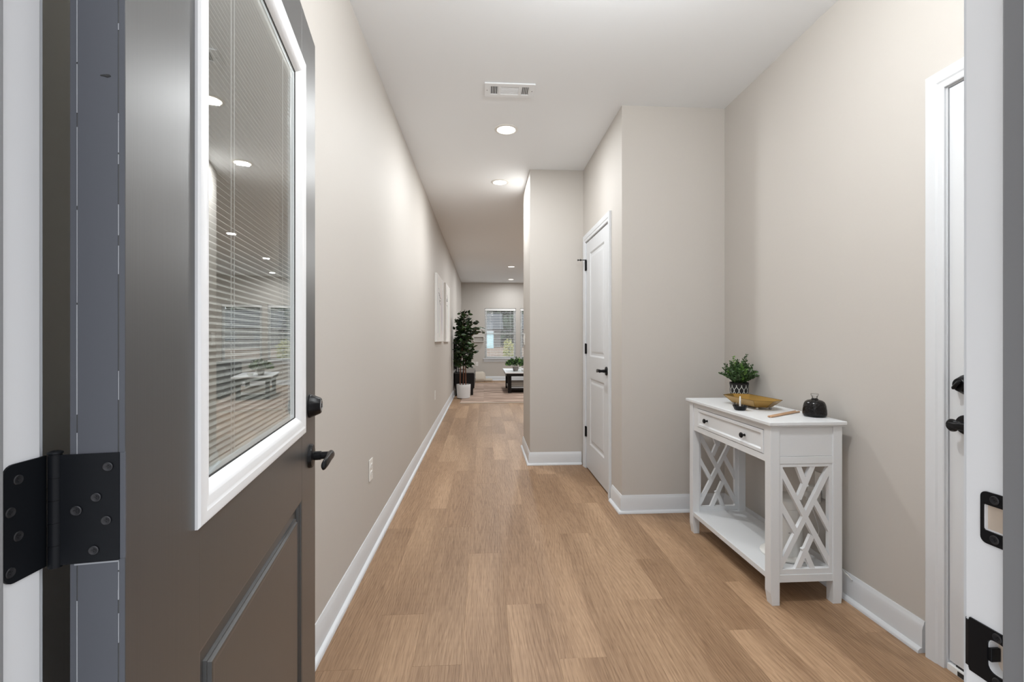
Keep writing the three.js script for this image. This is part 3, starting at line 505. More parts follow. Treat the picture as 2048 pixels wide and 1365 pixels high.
// ------------------------------------------------------------------ console table by the right wall
const TY = 0.81, TX0 = 1.246, TX1 = 1.604, TD0 = 1.936, TD1 = 2.775;
{
  const t = thing('console_table', 'white console table with one drawer and lattice ends by the right wall', 'table', [0, 0, 0]);
  const W = M.tableWhite, L = 0.042, lx0 = 1.2585, lx1 = 1.5885, ld0 = 1.948, ld1 = 2.745;
  // top with an ogee under-edge
  part('tabletop', join(bx(TX0, TX1, TY - 0.017, TY, TD0, TD1, 0.0035), bx(TX0 + 0.006, TX1 - 0.006, TY - 0.023, TY - 0.0165, TD0 + 0.006, TD1 - 0.006, 0.002)), W, t);
  for (const [x, d, front] of [[lx0, ld0, 1], [lx1 - L, ld0, 0], [lx0, ld1 - L, 1], [lx1 - L, ld1 - L, 0]]) {
    const s = new THREE.Shape([[x + (front ? 0.009 : 0), 0], [x + L - (front ? 0 : 0.004), 0], [x + L, 0.05], [x + L, TY - 0.0225], [x, TY - 0.0225], [x, front ? 0.055 : 0.03]].map(([a, b]) => new THREE.Vector2(a, b)));
    part('leg', new THREE.ExtrudeGeometry(s, { depth: L - 0.003, bevelEnabled: true, bevelThickness: 0.0015, bevelSize: 0.0015, bevelOffset: -0.0015, bevelSegments: 2 }).translate(0, 0, -d - L + 0.0015), W, t);
  }
  const ix0 = lx0 + L, ix1 = lx1 - L;
  // lattice: bars of the end panel, u across (0 front .. 1 back), v down (0 top .. 1 bottom)
  const ox0 = 1.3165, ox1 = 1.531, oy0 = 0.1565, oy1 = 0.609;
  const bars = [[[-0.06, 0.005], [1.06, 0.98]], [[1.05, -0.005], [-0.05, 0.985]], [[0.305, -0.06], [0.52, 0.20]], [[0.70, -0.05], [0.36, 0.32]], [[-0.06, 0.345], [0.31, 0.65]], [[0.68, 0.32], [1.06, 0.65]], [[0.65, 0.68], [0.29, 1.05]], [[0.47, 0.80], [0.70, 1.05]]];
  const endPanel = (d0) => {   // panel between depths d0 and d0 + 0.02
    const g = group('end_panel', t);
    part('panel_frame', slab('z', d0, d0 + 0.02, rect(ix0 - 0.001, ix1 + 0.001, 0.134, 0.622), [roundRect(ox0, ox1, oy0, oy1, 0.004)]), W, g);
    bars.forEach(([a, b], i) => {
      const A = [ox0 + a[0] * (ox1 - ox0), oy1 - a[1] * (oy1 - oy0)], B = [ox0 + b[0] * (ox1 - ox0), oy1 - b[1] * (oy1 - oy0)];
      const dx = B[0] - A[0], dy = B[1] - A[1], l = Math.hypot(dx, dy), hw = 0.0112, nx = -dy / l * hw, ny = dx / l * hw;
      // clip the bar's outline to the panel
      let poly = [[A[0] + nx, A[1] + ny], [B[0] + nx, B[1] + ny], [B[0] - nx, B[1] - ny], [A[0] - nx, A[1] - ny]];
      const clip = (ins, cut) => { const o = []; for (let k = 0; k < poly.length; k++) { const p = poly[k], q = poly[(k + 1) % poly.length]; if (ins(p)) o.push(p); if (ins(p) !== ins(q)) o.push(cut(p, q)); } poly = o; };
      const at = (k, v) => (p, q) => { const f = (v - p[k]) / (q[k] - p[k]); return [p[0] + f * (q[0] - p[0]), p[1] + f * (q[1] - p[1])]; };
      const e = 0.004; clip((p) => p[0] >= ox0 - e, at(0, ox0 - e)); clip((p) => p[0] <= ox1 + e, at(0, ox1 + e)); clip((p) => p[1] >= oy0 - e, at(1, oy0 - e)); clip((p) => p[1] <= oy1 + e, at(1, oy1 + e));
      part('lattice_bar', slab('z', d0 + 0.0012 + i * 0.00018, d0 + 0.0185 - i * 0.00018, poly), W, g);
    });
    part('panel_rail', bx(ix0 - 0.001, ix1 + 0.001, 0.100, 0.1335, d0 - 0.003, d0 + 0.022, 0.0015), W, g);
    part('panel_rail', bx(ix0 - 0.001, ix1 + 0.001, 0.6225, 0.6545, d0 - 0.002, d0 + 0.022, 0.0015), W, g);
    part('side_apron', bx(ix0 - 0.001, ix1 + 0.001, 0.6555, TY - 0.0225, d0, d0 + 0.02, 0.001), W, g);
  };
  endPanel(1.9535); endPanel(2.7195);
  part('apron', join(bx(lx0 + 0.006, lx0 + 0.026, 0.624, 0.6545, ld0 + L - 0.001, ld1 - L + 0.001, 0.0015), bx(lx0 + 0.006, lx0 + 0.026, 0.7645, TY - 0.0225, ld0 + L - 0.001, ld1 - L + 0.001, 0.0015), bx(lx0 + 0.006, lx0 + 0.026, 0.654, 0.765, ld0 + L - 0.001, 2.008, 0.001), bx(lx0 + 0.006, lx0 + 0.026, 0.654, 0.765, 2.6545, ld1 - L + 0.001, 0.001), bx(ix1 + 0.01, ix1 + 0.03, 0.624, TY - 0.0225, ld0 + L - 0.001, ld1 - L + 0.001, 0.0015)), W, t);
  const dr = group('drawer', t);
  part('drawer_front', inset2(lx0 + 0.0075, 2.0105, 2.652, 0.6565, 0.7622), W, dr);
  for (const d of [2.166, 2.5416]) part('knob', latheZ([[0, 0], [0.0065, 0], [0.006, 0.003], [0.0045, 0.007], [0.005, 0.011], [0.010, 0.014], [0.0135, 0.018], [0.0135, 0.021], [0.010, 0.0245], [0, 0.026]], 24).rotateY(-Math.PI / 2).translate(lx0 + 0.0105, 0.7073, -d), M.black, dr);
  part('shelf', bx(lx0 + 0.004, lx1 - 0.004, 0.104, 0.131, ld0 + 0.028, ld1 - 0.028, 0.0025), W, t);
}
function inset2(x, d0, d1, y0, y1) {       // drawer front facing -x with a raised border
  const path = [[d0, y0], [d0, y1], [d1, y1], [d1, y0]].map(([d, y]) => P(x, y, d)), N = new THREE.Vector3(-1, 0, 0);
  const prof = [[0, -0.016], [0, 0.002], [0.002, 0.004], [0.0155, 0.004], [0.018, 0.002], [0.021, -0.0015], [0.024, -0.0025], [0.024, -0.016]];
  return join(sweep(path, prof, N, { closed: true, flip: -1, crease: 0.35 }), bx(x + 0.0025, x + 0.016, y0 + 0.023, y1 - 0.023, d0 + 0.023, d1 - 0.023));
}

// ------------------------------------------------------------------ things on the console table
M.leafDark = std({ color: lin(0.035, 0.07, 0.022), roughness: 0.5, name: 'dark leaf' });
M.leafMid = std({ color: lin(0.055, 0.115, 0.036), roughness: 0.5, name: 'mid green leaf' });
M.leafLight = std({ color: lin(0.13, 0.27, 0.05), roughness: 0.5, name: 'bright green leaf' });
M.soil = std({ color: lin(0.035, 0.025, 0.018), roughness: 0.95, name: 'soil' });
M.stem = std({ color: lin(0.09, 0.11, 0.045), roughness: 0.7, name: 'green stem' });
const leafGeo = (l, w, fold = 0.25, seg = 4) => {    // leaf along +y with a folded midrib, two sides
  const pos = [], uv = [], wd = (t) => w * Math.pow(Math.sin(Math.PI * Math.pow(t, 0.8)), 0.8), q = (...v) => v.forEach((p) => { pos.push(...p); uv.push(0, 0); });
  for (let i = 0; i < seg; i++) for (const s of [-1, 1]) { const t0 = i / seg, t1 = (i + 1) / seg, y0 = t0 * l, y1 = t1 * l, c = (t) => -0.12 * l * t * t; const m0 = [0, y0, c(t0)], m1 = [0, y1, c(t1)], e0 = [s * wd(t0), y0, c(t0) + fold * wd(t0)], e1 = [s * wd(t1), y1, c(t1) + fold * wd(t1)]; if (s > 0) q(m0, e0, e1, m0, e1, m1); else q(m0, e1, e0, m0, m1, e1); }
  const g = new THREE.BufferGeometry(); g.setAttribute('position', new THREE.BufferAttribute(new Float32Array(pos), 3)); g.setAttribute('uv', new THREE.BufferAttribute(new Float32Array(uv), 2)); g.computeVertexNormals(); return g;
};
const place = (g, p, dir, roll, s = 1) => { const y = dir.clone().normalize(), q = new THREE.Quaternion().setFromUnitVectors(UP, y), r = new THREE.Quaternion().setFromAxisAngle(UP, roll); const m = new THREE.Matrix4().compose(p, q.multiply(r), new THREE.Vector3(s, s, s)); return g.clone().applyMatrix4(m); };
{
  const t = thing('potted_plant', 'bushy green plant in a black pot with white trellis lines', 'plant', [1.540, TY, 2.690]);
  const potTex = (() => {
    const c = document.createElement('canvas'); c.width = 1024; c.height = 256; const x = c.getContext('2d');
    x.fillStyle = '#0a0a0c'; x.fillRect(0, 0, 1024, 256); x.strokeStyle = '#b9b9b4'; x.lineWidth = 7; x.lineCap = 'round';
    const n = 12, w = 1024 / n, hh = 88;
    for (let k = -1; k <= 2; k++) for (let i = -1; i <= n; i++) { const cx = (i + (k & 1 ? 0.5 : 0)) * w, cy = 40 + k * hh * 0.85; x.beginPath(); x.moveTo(cx, cy - hh * 0.78); x.bezierCurveTo(cx + w * 0.12, cy - hh * 0.4, cx + w * 0.42, cy - hh * 0.34, cx + w * 0.46, cy); x.bezierCurveTo(cx + w * 0.42, cy + hh * 0.34, cx + w * 0.12, cy + hh * 0.4, cx, cy + hh * 0.78); x.stroke(); x.beginPath(); x.moveTo(cx, cy - hh * 0.78); x.bezierCurveTo(cx - w * 0.12, cy - hh * 0.4, cx - w * 0.42, cy - hh * 0.34, cx - w * 0.46, cy); x.bezierCurveTo(cx - w * 0.42, cy + hh * 0.34, cx - w * 0.12, cy + hh * 0.4, cx, cy + hh * 0.78); x.stroke(); }
    x.fillStyle = '#0a0a0c'; x.fillRect(0, 0, 1024, 26);
    const q = new THREE.CanvasTexture(c); q.colorSpace = THREE.SRGBColorSpace; q.wrapS = q.wrapT = THREE.RepeatWrapping; q.magFilter = THREE.LinearFilter; return q;
  })();
  part('pot', lathe([[0.0525, 0.0985], [0.0535, 0.100], [0.0535, 0.103], [0.050, 0.103], [0.049, 0.092], [0, 0.092], [0, 0.0005], [0.047, 0.0005], [0.050, 0.0035]], 40), M.black, t);
  part('pot_wall', lathe([[0.0500, 0.0035], [0.0535, 0.0985]], 48), std({ map: potTex, roughness: 0.45, name: 'black patterned ceramic' }), t);
  part('soil', lathe([[0, 0.094], [0.0485, 0.0935], [0.0485, 0.0925], [0, 0.0925]], 24), M.soil, t);
  const r = rng(21), stems = [], lv = [[], [], []], lg = leafGeo(0.0175, 0.0062, 0.3, 2);
  for (let i = 0; i < 66; i++) {
    const a = i * 2.39996 + r() * 0.4, tilt = i < 10 ? 0.04 + r() * 0.22 : 0.18 + r() * 0.95, l = (0.105 + r() * 0.035) * (i < 4 ? 1.35 : 1) * (tilt > 0.75 ? 0.86 : 1);
    const d = new THREE.Vector3(Math.cos(a) * Math.sin(tilt), Math.cos(tilt), Math.sin(a) * Math.sin(tilt)), b = new THREE.Vector3(Math.cos(a) * 0.02 * r(), 0.092, Math.sin(a) * 0.02 * r());
    const tip = b.clone().addScaledVector(d, l), mid = b.clone().lerp(tip, 0.5).add(new THREE.Vector3(0, 0.012, 0));
    const cv = new THREE.QuadraticBezierCurve3(b, mid, tip); stems.push(new THREE.TubeGeometry(cv, 4, 0.0008, 4));
    const light = r() < 0.14 ? 2 : r() < 0.5 ? 1 : 0, n = 12;
    for (let k = 2; k <= n; k++) { const f = k / n, p = cv.getPoint(f), ax = cv.getTangent(f); for (const s of [0, 1, 2]) { const az = k * 1.2 + s * 2.094 + r() * 0.7, side = new THREE.Vector3(Math.cos(az), 0, Math.sin(az)).addScaledVector(ax, 0.7 + r() * 0.5); lv[r() < 0.75 ? light : (r() < 0.5 ? 0 : 1)].push(place(lg, p, side, r() * 6.28, (0.7 + r() * 0.6) * (1.15 - 0.35 * f))); } }
  }
  part('stem', stems, M.stem, t);
  [M.leafDark, M.leafMid, M.leafLight].forEach((m, i) => { const f = part('foliage', lv[i], m, t); f.userData.kind = 'stuff'; });
}
{
  // hexagonal faceted boat on four ball feet
  const t = thing('brass_tray', 'faceted gold boat-shaped tray on little feet behind the candle bowl', 'tray', [1.440, TY, 2.395], 0.06);
  const hexo = (a, b, c, y) => [[-a, b], [-a, -b], [0, -c], [a, -b], [a, b], [0, c]].map(([x, z]) => new THREE.Vector3(x, y, z));
  const top = hexo(0.080, 0.132, 0.174, 0.0505), bot = hexo(0.048, 0.098, 0.122, 0.0125), ti = hexo(0.0772, 0.129, 0.170, 0.0500), bi = hexo(0.0462, 0.096, 0.1195, 0.0145);
  const pos = [], uv = [], put = (...v) => v.forEach((p) => { pos.push(p.x, p.y, p.z); uv.push(0, 0); }), quad = (a, b, c, d) => put(a, b, c, a, c, d);
  for (let i = 0; i < 6; i++) { const j = (i + 1) % 6; quad(top[i], top[j], bot[j], bot[i]); quad(ti[i], bi[i], bi[j], ti[j]); quad(top[i], ti[i], ti[j], top[j]); }
  const cb = new THREE.Vector3(0, 0.0125, 0), ci = new THREE.Vector3(0, 0.0145, 0);
  for (let i = 0; i < 6; i++) { const j = (i + 1) % 6; put(cb, bot[i], bot[j]); put(ci, bi[j], bi[i]); }
  part('tray_body', fromTris(pos, uv, 0.05), M.brass, t);
  const seams = []; for (let i = 0; i < 6; i++) { seams.push(cyl(0.0010, top[i], bot[i], 6)); seams.push(cyl(0.0011, top[i], top[(i + 1) % 6], 6)); }
  part('tray_edge', seams, std({ color: lin(0.20, 0.11, 0.03), roughness: 0.5, metalness: 0.8, name: 'dark brass seam' }), t);
  for (const [x, z] of [[-0.036, 0.1], [0.036, 0.1], [-0.036, -0.1], [0.036, -0.1]]) part('foot', lathe([[0, 0.0003], [0.005, 0.0006], [0.008, 0.004], [0.0085, 0.007], [0.007, 0.011], [0.004, 0.0135], [0, 0.0135]], 18).translate(x, 0, z), M.steel, t);
}
{
  const t = thing('candle_bowl', 'small black bowl with a thin white candle in front of the tray', 'candle holder', [1.312, TY, 2.283]);
  part('bowl', lathe([[0, 0.0005], [0.0235, 0.0005], [0.026, 0.003], [0.0355, 0.0225], [0.0345, 0.0245], [0.032, 0.0235], [0.0225, 0.008], [0, 0.007]], 36), M.black, t);
  part('candle', lathe([[0, 0.007], [0.0042, 0.007], [0.0040, 0.060], [0.0028, 0.069], [0.0010, 0.072], [0, 0.072]], 14), M.plate, t);
  part('wick', cyl(0.0006, new THREE.Vector3(0, 0.070, 0), new THREE.Vector3(0.0005, 0.077, 0), 6), M.gasket, t);
  const rr = [], br = std({ color: lin(0.50, 0.36, 0.20), roughness: 0.3, metalness: 0.9, name: 'copper wire' });
  for (let i = 0; i < 8; i++) { const a = i / 8 * 6.283 + 0.2; rr.push(cyl(0.0007, new THREE.Vector3(Math.cos(a) * 0.014, 0.008, Math.sin(a) * 0.014), new THREE.Vector3(Math.cos(a) * 0.0155, 0.048 + (i % 3) * 0.003, Math.sin(a) * 0.0155), 5)); }
  part('wire_cage', rr, br, t);
}
{
  const t = thing('glass_bottle', 'squat black textured glass bottle with a clear neck', 'bottle', [1.558, TY, 2.078]);
  const n = makeNoise(51), g = new THREE.LatheGeometry([[0, 0.0006], [0.036, 0.0006], [0.0445, 0.0025], [0.0488, 0.008], [0.0500, 0.016], [0.0492, 0.030], [0.0472, 0.046], [0.0442, 0.059], [0.0395, 0.069], [0.031, 0.0752], [0.018, 0.0788], [0.0105, 0.0805]].map(([a, b]) => new THREE.Vector2(Math.max(a, 1e-5), b)), 72);
  const bt = dataTex(256, 128, (x, y) => { const a = n(x / 5, y / 5), b = n(x / 2.2 + 40, y / 2.2), v = a > 0.72 ? 255 : b > 0.86 ? 190 : 40 + 60 * a; return [v, v, v]; }, false);
  part('bottle_body', g, phys({ color: lin(0.006, 0.005, 0.005), roughness: 0.16, specularIntensity: 0.6, bumpMap: bt, bumpScale: 0.0016, name: 'black bubbled glass' }), t);
  part('neck', lathe([[0.0102, 0.0800], [0.0122, 0.0802], [0.0112, 0.086], [0.0115, 0.0935], [0.0155, 0.0985], [0.0165, 0.1055], [0.0150, 0.1065], [0.0138, 0.0995], [0.0100, 0.095], [0.0096, 0.086]], 32), phys({ color: lin(0.95, 0.95, 0.95), roughness: 0.03, transmission: 1, thickness: 0.002, ior: 1.5, name: 'clear glass neck' }), t);
  part('collar', lathe([[0.0115, 0.0795], [0.0145, 0.0798], [0.0145, 0.0830], [0.0118, 0.0836]], 32), M.black, t);
}
{
  const grp = 'pair of wooden sticks on the console', A = [1.322, 2.056], B = [1.560, 2.196], mat = std({ color: lin(0.50, 0.31, 0.18), roughness: 0.55, name: 'tan wood' });
  const len = Math.hypot(B[0] - A[0], B[1] - A[1]), ang = Math.atan2(B[1] - A[1], B[0] - A[0]);
  for (const [k, label, y, off, tw] of [[0, 'tan wooden stick lying on the console, the one nearer the front edge', 0, -0.0052, -0.004], [1, 'tan wooden stick lying on the console, the one nearer the wall', 0, 0.0055, 0.022]]) {
    const t = thing('wooden_stick', label, 'stick', [A[0] - Math.sin(ang) * off, TY + y, A[1] + Math.cos(ang) * off], ang + tw, grp);
    part('stick_body', loft([[0, 0.0045, 0, 0.003, 0.003], [0.004, 0.0045, 0, 0.0043, 0.0050], [0.03, 0.0045, 0, 0.0044, 0.0055], [len * 0.6, 0.0045, 0, 0.0043, 0.0048], [len - 0.004, 0.0045, 0, 0.0042, 0.0042], [len, 0.0045, 0, 0.003, 0.003]], 12), mat, t);
  }
}
{
  const t = thing('humidifier', 'white cylindrical appliance with vent holes on the console shelf', 'appliance', [1.456, 0.131, 2.150]);
  part('base', lathe([[0, 0.0005], [0.100, 0.0005], [0.104, 0.003], [0.104, 0.009], [0.098, 0.014], [0.078, 0.018], [0, 0.018]], 48), M.plate, t);
  part('body', lathe([[0, 0.018], [0.0775, 0.018], [0.0785, 0.022], [0.0785, 0.236], [0.0775, 0.2385], [0.0755, 0.2385], [0.0755, 0.2405], [0, 0.2405]], 56), M.plate, t);
  part('lid', lathe([[0, 0.2405], [0.0785, 0.2405], [0.0785, 0.262], [0.076, 0.276], [0.068, 0.284], [0.05, 0.288], [0, 0.288]], 56), M.plate, t);
  const holes = []; for (let i = 0; i < 3; i++) for (let j = 0; j < 4; j++) { if ((i + j) % 2 && j > 1) continue; const a = 1.25 + 0.10 * j + 0.05 * (i & 1); holes.push(new THREE.SphereGeometry(0.0023, 8, 6).translate(-Math.cos(a) * 0.0779, 0.10 + i * 0.016, Math.sin(a) * 0.0779)); }
  part('vent_hole', holes, M.slot, t);
}
{
  outletPlate('wall_outlet', 'white outlet behind the lattice end of the console table', XR, 0.46, 2.155, -Math.PI / 2);
  const t = thing('plug_adapter', 'white plug adapter in the outlet behind the console table', 'plug', [XR - 0.0095, 0.414, 2.165], -Math.PI / 2);
  part('adapter_body', new RoundedBoxGeometry(0.056, 0.075, 0.034, 3, 0.007).translate(0, 0, 0.018), M.plate, t);
  part('plug', join(new RoundedBoxGeometry(0.026, 0.028, 0.022, 2, 0.005).translate(-0.010, -0.004, 0.046), cyl(0.004, new THREE.Vector3(-0.010, -0.016, 0.048), new THREE.Vector3(-0.010, -0.034, 0.048), 8)), M.plate, t);
  const cord = thing('power_cord', 'thin white cord looping down behind the console table', 'cord');
  part('cord', tube([P(1.588, 0.378, 2.155), P(1.600, 0.33, 2.14), P(1.610, 0.25, 2.12), P(1.606, 0.19, 2.15), P(1.600, 0.150, 2.21), P(1.585, 0.1345, 2.26), P(1.555, 0.1340, 2.27), P(1.535, 0.1350, 2.235)], 0.0021, 60, 6), M.plate, cord);
  const c2 = thing('power_cord', 'white cord loop sticking out above the baseboard by the table leg', 'cord');
  part('cord', tube([P(1.60, 0.30, 2.19), P(1.622, 0.21, 2.14), P(1.630, 0.155, 2.07), P(1.627, 0.128, 2.00), P(1.626, 0.110, 1.945), P(1.628, 0.103, 1.938), P(1.629, 0.107, 1.945), P(1.628, 0.117, 2.00), P(1.617, 0.135, 2.07), P(1.606, 0.16, 2.13)], 0.0017, 70, 6), M.plate, c2);
}

// ------------------------------------------------------------------ living room
M.ebony = phys({ color: lin(0.008, 0.006, 0.0055), roughness: 0.4, specularIntensity: 0.45, name: 'black stained wood' });
M.fabricBeige = std({ color: lin(0.60, 0.54, 0.46), roughness: 0.9, bumpMap: fineBump, bumpScale: 0.001, name: 'beige fabric' });
M.fabricGrey = std({ color: lin(0.10, 0.105, 0.115), roughness: 0.9, bumpMap: fineBump, bumpScale: 0.001, name: 'grey fabric' });
{
  const n = makeNoise(61), tex = dataTex(256, 1024, (x, y) => { const a = n(x / 60, y / 5) - 0.5, b = n(x / 25 + 9, y / 17) - 0.5, c = n(x / 7, y / 1.8 + 4) - 0.5, v = Math.max(0, Math.min(1, 0.60 + a * 1.1 + b * 0.8 + c * 0.35)); return [96 + 112 * v, 76 + 108 * v, 62 + 106 * v]; }, true);
  const r = thing('area_rug', 'beige rug with uneven brown stripes under the coffee table', 'rug');
  const x0 = -0.43, x1 = 1.36, d0 = 8.40, d1 = 12.15, g = bx(x0, x1, 0.0004, 0.011, d0, d1, 0.004), p = g.attributes.position, u = g.attributes.uv;
  for (let i = 0; i < p.count; i++) u.setXY(i, p.getX(i) / 2.5, -p.getZ(i) / 1.9);
  part('rug_body', g, std({ map: tex, roughness: 0.95, name: 'striped rug' }), r);
  for (const d of [d0 - 0.012, d1 - 0.006]) part('binding', bx(x0 - 0.006, x1 + 0.006, 0.0003, 0.0125, d, d + 0.018, 0.003), M.fabricBeige, r);
}
{
  const t = thing('coffee_table', 'dark coffee table with a white top and a low shelf', 'table', [0, 0.0112, 0]);
  const x0 = 0.452, x1 = 1.15, d0 = 9.74, d1 = 11.05, top = 0.452, L = 0.075;
  part('tabletop', bx(x0, x1, top - 0.03, top, d0, d1, 0.006), M.tableWhite, t);
  for (const [x, d] of [[x0 + 0.065, d0 + 0.10], [x1 - 0.065 - L, d0 + 0.10], [x0 + 0.065, d1 - 0.10 - L], [x1 - 0.065 - L, d1 - 0.10 - L]]) part('leg', bx(x, x + L, 0, top - 0.0305, d, d + L, 0.004), M.ebony, t);
  part('apron', join(bx(x0 + 0.03, x1 - 0.03, top - 0.088, top - 0.0305, d0 + 0.03, d0 + 0.05), bx(x0 + 0.03, x1 - 0.03, top - 0.088, top - 0.0305, d1 - 0.05, d1 - 0.03), bx(x0 + 0.03, x0 + 0.05, top - 0.088, top - 0.0305, d0 + 0.05, d1 - 0.05), bx(x1 - 0.05, x1 - 0.03, top - 0.088, top - 0.0305, d0 + 0.05, d1 - 0.05)), M.ebony, t);
  part('shelf', join(bx(x0 + 0.08, x1 - 0.08, 0.062, 0.105, d0 + 0.115, d1 - 0.115, 0.004)), M.ebony, t);
  part('shelf_top', bx(x0 + 0.085, x1 - 0.085, 0.1055, 0.112, d0 + 0.12, d1 - 0.12), M.tableWhite, t);
  const k = thing('folded_throw', 'folded pale throw lying on the coffee table shelf', 'blanket', [0.80, 0.1236, 10.38]);
  for (let i = 0; i < 3; i++) part('fold', new RoundedBoxGeometry(0.42 - i * 0.012, 0.030, 0.62 - i * 0.015, 3, 0.013).translate(0, 0.0153 + i * 0.0300, 0), std({ color: lin(0.66, 0.60, 0.54), roughness: 0.95 }), k);
}
{
  const t = thing('table_plant', 'low leafy green plant in a grey pot on the coffee table', 'plant', [0.70, 0.4635, 10.1]);
  part('pot', lathe([[0, 0.0005], [0.045, 0.0005], [0.05, 0.004], [0.065, 0.06], [0.068, 0.095], [0.066, 0.098], [0.062, 0.095], [0.06, 0.085], [0, 0.085]], 28), std({ color: lin(0.30, 0.27, 0.25), roughness: 0.5 }), t);
  const r = rng(71), lg = leafGeo(0.062, 0.021, 0.3, 3), L = [[], [], []];
  for (let i = 0; i < 300; i++) { const a = r() * 6.283, e = Math.acos(0.05 + 0.93 * r()), R = 0.08 + 0.09 * Math.sqrt(r()), d = new THREE.Vector3(Math.cos(a) * Math.sin(e), 0.55 * Math.cos(e), Math.sin(a) * Math.sin(e)); L[r() < 0.3 ? 0 : r() < 0.65 ? 1 : 2].push(place(lg, new THREE.Vector3(d.x * R * 1.15, 0.115 + d.y * R * 1.4, d.z * R * 1.15), d.clone().add(new THREE.Vector3(r() - 0.5, r() * 0.6, r() - 0.5)), r() * 6.28, 0.7 + r() * 0.5)); }
  [M.leafDark, M.leafMid, M.leafLight].forEach((m, i) => { const f = part('foliage', L[i], m, t); f.userData.kind = 'stuff'; });
  const o = thing('white_dish', 'small white dish beside the grey pot on the coffee table', 'dish', [0.87, 0.4635, 10.0]);
  part('dish_body', lathe([[0, 0.0005], [0.03, 0.0005], [0.055, 0.03], [0.06, 0.045], [0.056, 0.045], [0.03, 0.01], [0, 0.008]], 28), M.plate, o);
  const tr = thing('table_plant', 'sparse leafy sprig in a small pot near the far end of the coffee table', 'plant', [0.84, 0.4635, 10.72]);
  part('pot', lathe([[0, 0.0005], [0.035, 0.0005], [0.045, 0.05], [0.042, 0.052], [0.036, 0.045], [0, 0.045]], 20), M.plate, tr);
  const sp = [], sl = []; for (let i = 0; i < 7; i++) { const a = i * 0.9, tip = new THREE.Vector3(Math.cos(a) * 0.11, 0.22 + r() * 0.06, Math.sin(a) * 0.11), cv = new THREE.QuadraticBezierCurve3(new THREE.Vector3(0, 0.045, 0), new THREE.Vector3(tip.x * 0.3, 0.17, tip.z * 0.3), tip); sp.push(new THREE.TubeGeometry(cv, 6, 0.002, 5)); for (let k = 3; k < 10; k++) sl.push(place(lg, cv.getPoint(k / 9), new THREE.Vector3(r() - 0.5, 0.3, r() - 0.5), r() * 6, 0.7)); }
  part('stem', sp, M.stem, tr); part('foliage', sl, M.leafMid, tr).userData.kind = 'stuff';
}
{
  const t = thing('media_console', 'low black media console along the left wall behind the ficus', 'console');
  const x0 = -0.600, x1 = -0.200, d0 = 9.52, d1 = 10.95, top = 0.475;
  part('cabinet_top', bx(x0, x1, top - 0.025, top, d0, d1, 0.003), std({ color: lin(0.02, 0.02, 0.023), roughness: 0.12, name: 'glossy black top' }), t);
  part('cabinet_body', bx(x0 + 0.008, x1 - 0.012, 0.14, top - 0.0255, d0 + 0.015, d1 - 0.015, 0.003), M.ebony, t);
  for (let i = 0; i < 2; i++) { const a = d0 + 0.03 + i * 0.7, dd = part('cabinet_door', bx(x1 - 0.0118, x1 + 0.002, 0.155, top - 0.035, a, a + 0.69, 0.003), M.ebony, t); part('knob', new THREE.SphereGeometry(0.011, 12, 8).translate(x1 + 0.013, 0.31, -(a + (i ? 0.05 : 0.64))), M.steel, dd); }
  for (const [x, d] of [[x0 + 0.02, d0 + 0.02], [x1 - 0.065, d0 + 0.02], [x0 + 0.02, d1 - 0.065], [x1 - 0.065, d1 - 0.065]]) { const y0 = x > -0.43 ? 0.0112 : 0.0004; part('leg', bx(x, x + 0.045, y0, 0.1405, d, d + 0.045, 0.003), M.ebony, t); }
  const v = thing('television', 'black flat television standing on the media console by the left wall', 'television', [-0.548, top, 10.08], Math.PI / 2);
  part('screen_frame', new RoundedBoxGeometry(1.12, 0.66, 0.045, 2, 0.006).translate(0, 0.40, -0.025), M.black, v);
  part('screen', lb(-0.55, 0.55, 0.082, 0.718, -0.0024, -0.0010), std({ color: lin(0.012, 0.012, 0.014), roughness: 0.08, name: 'dark screen' }), v);
  for (const s of [-0.38, 0.38]) part('stand_foot', join(lb(s - 0.012, s + 0.012, 0.0005, 0.008, -0.045, 0.13, 0.003), lb(s - 0.01, s + 0.01, 0.006, 0.08, -0.035, -0.015, 0.003)), M.black, v);
}
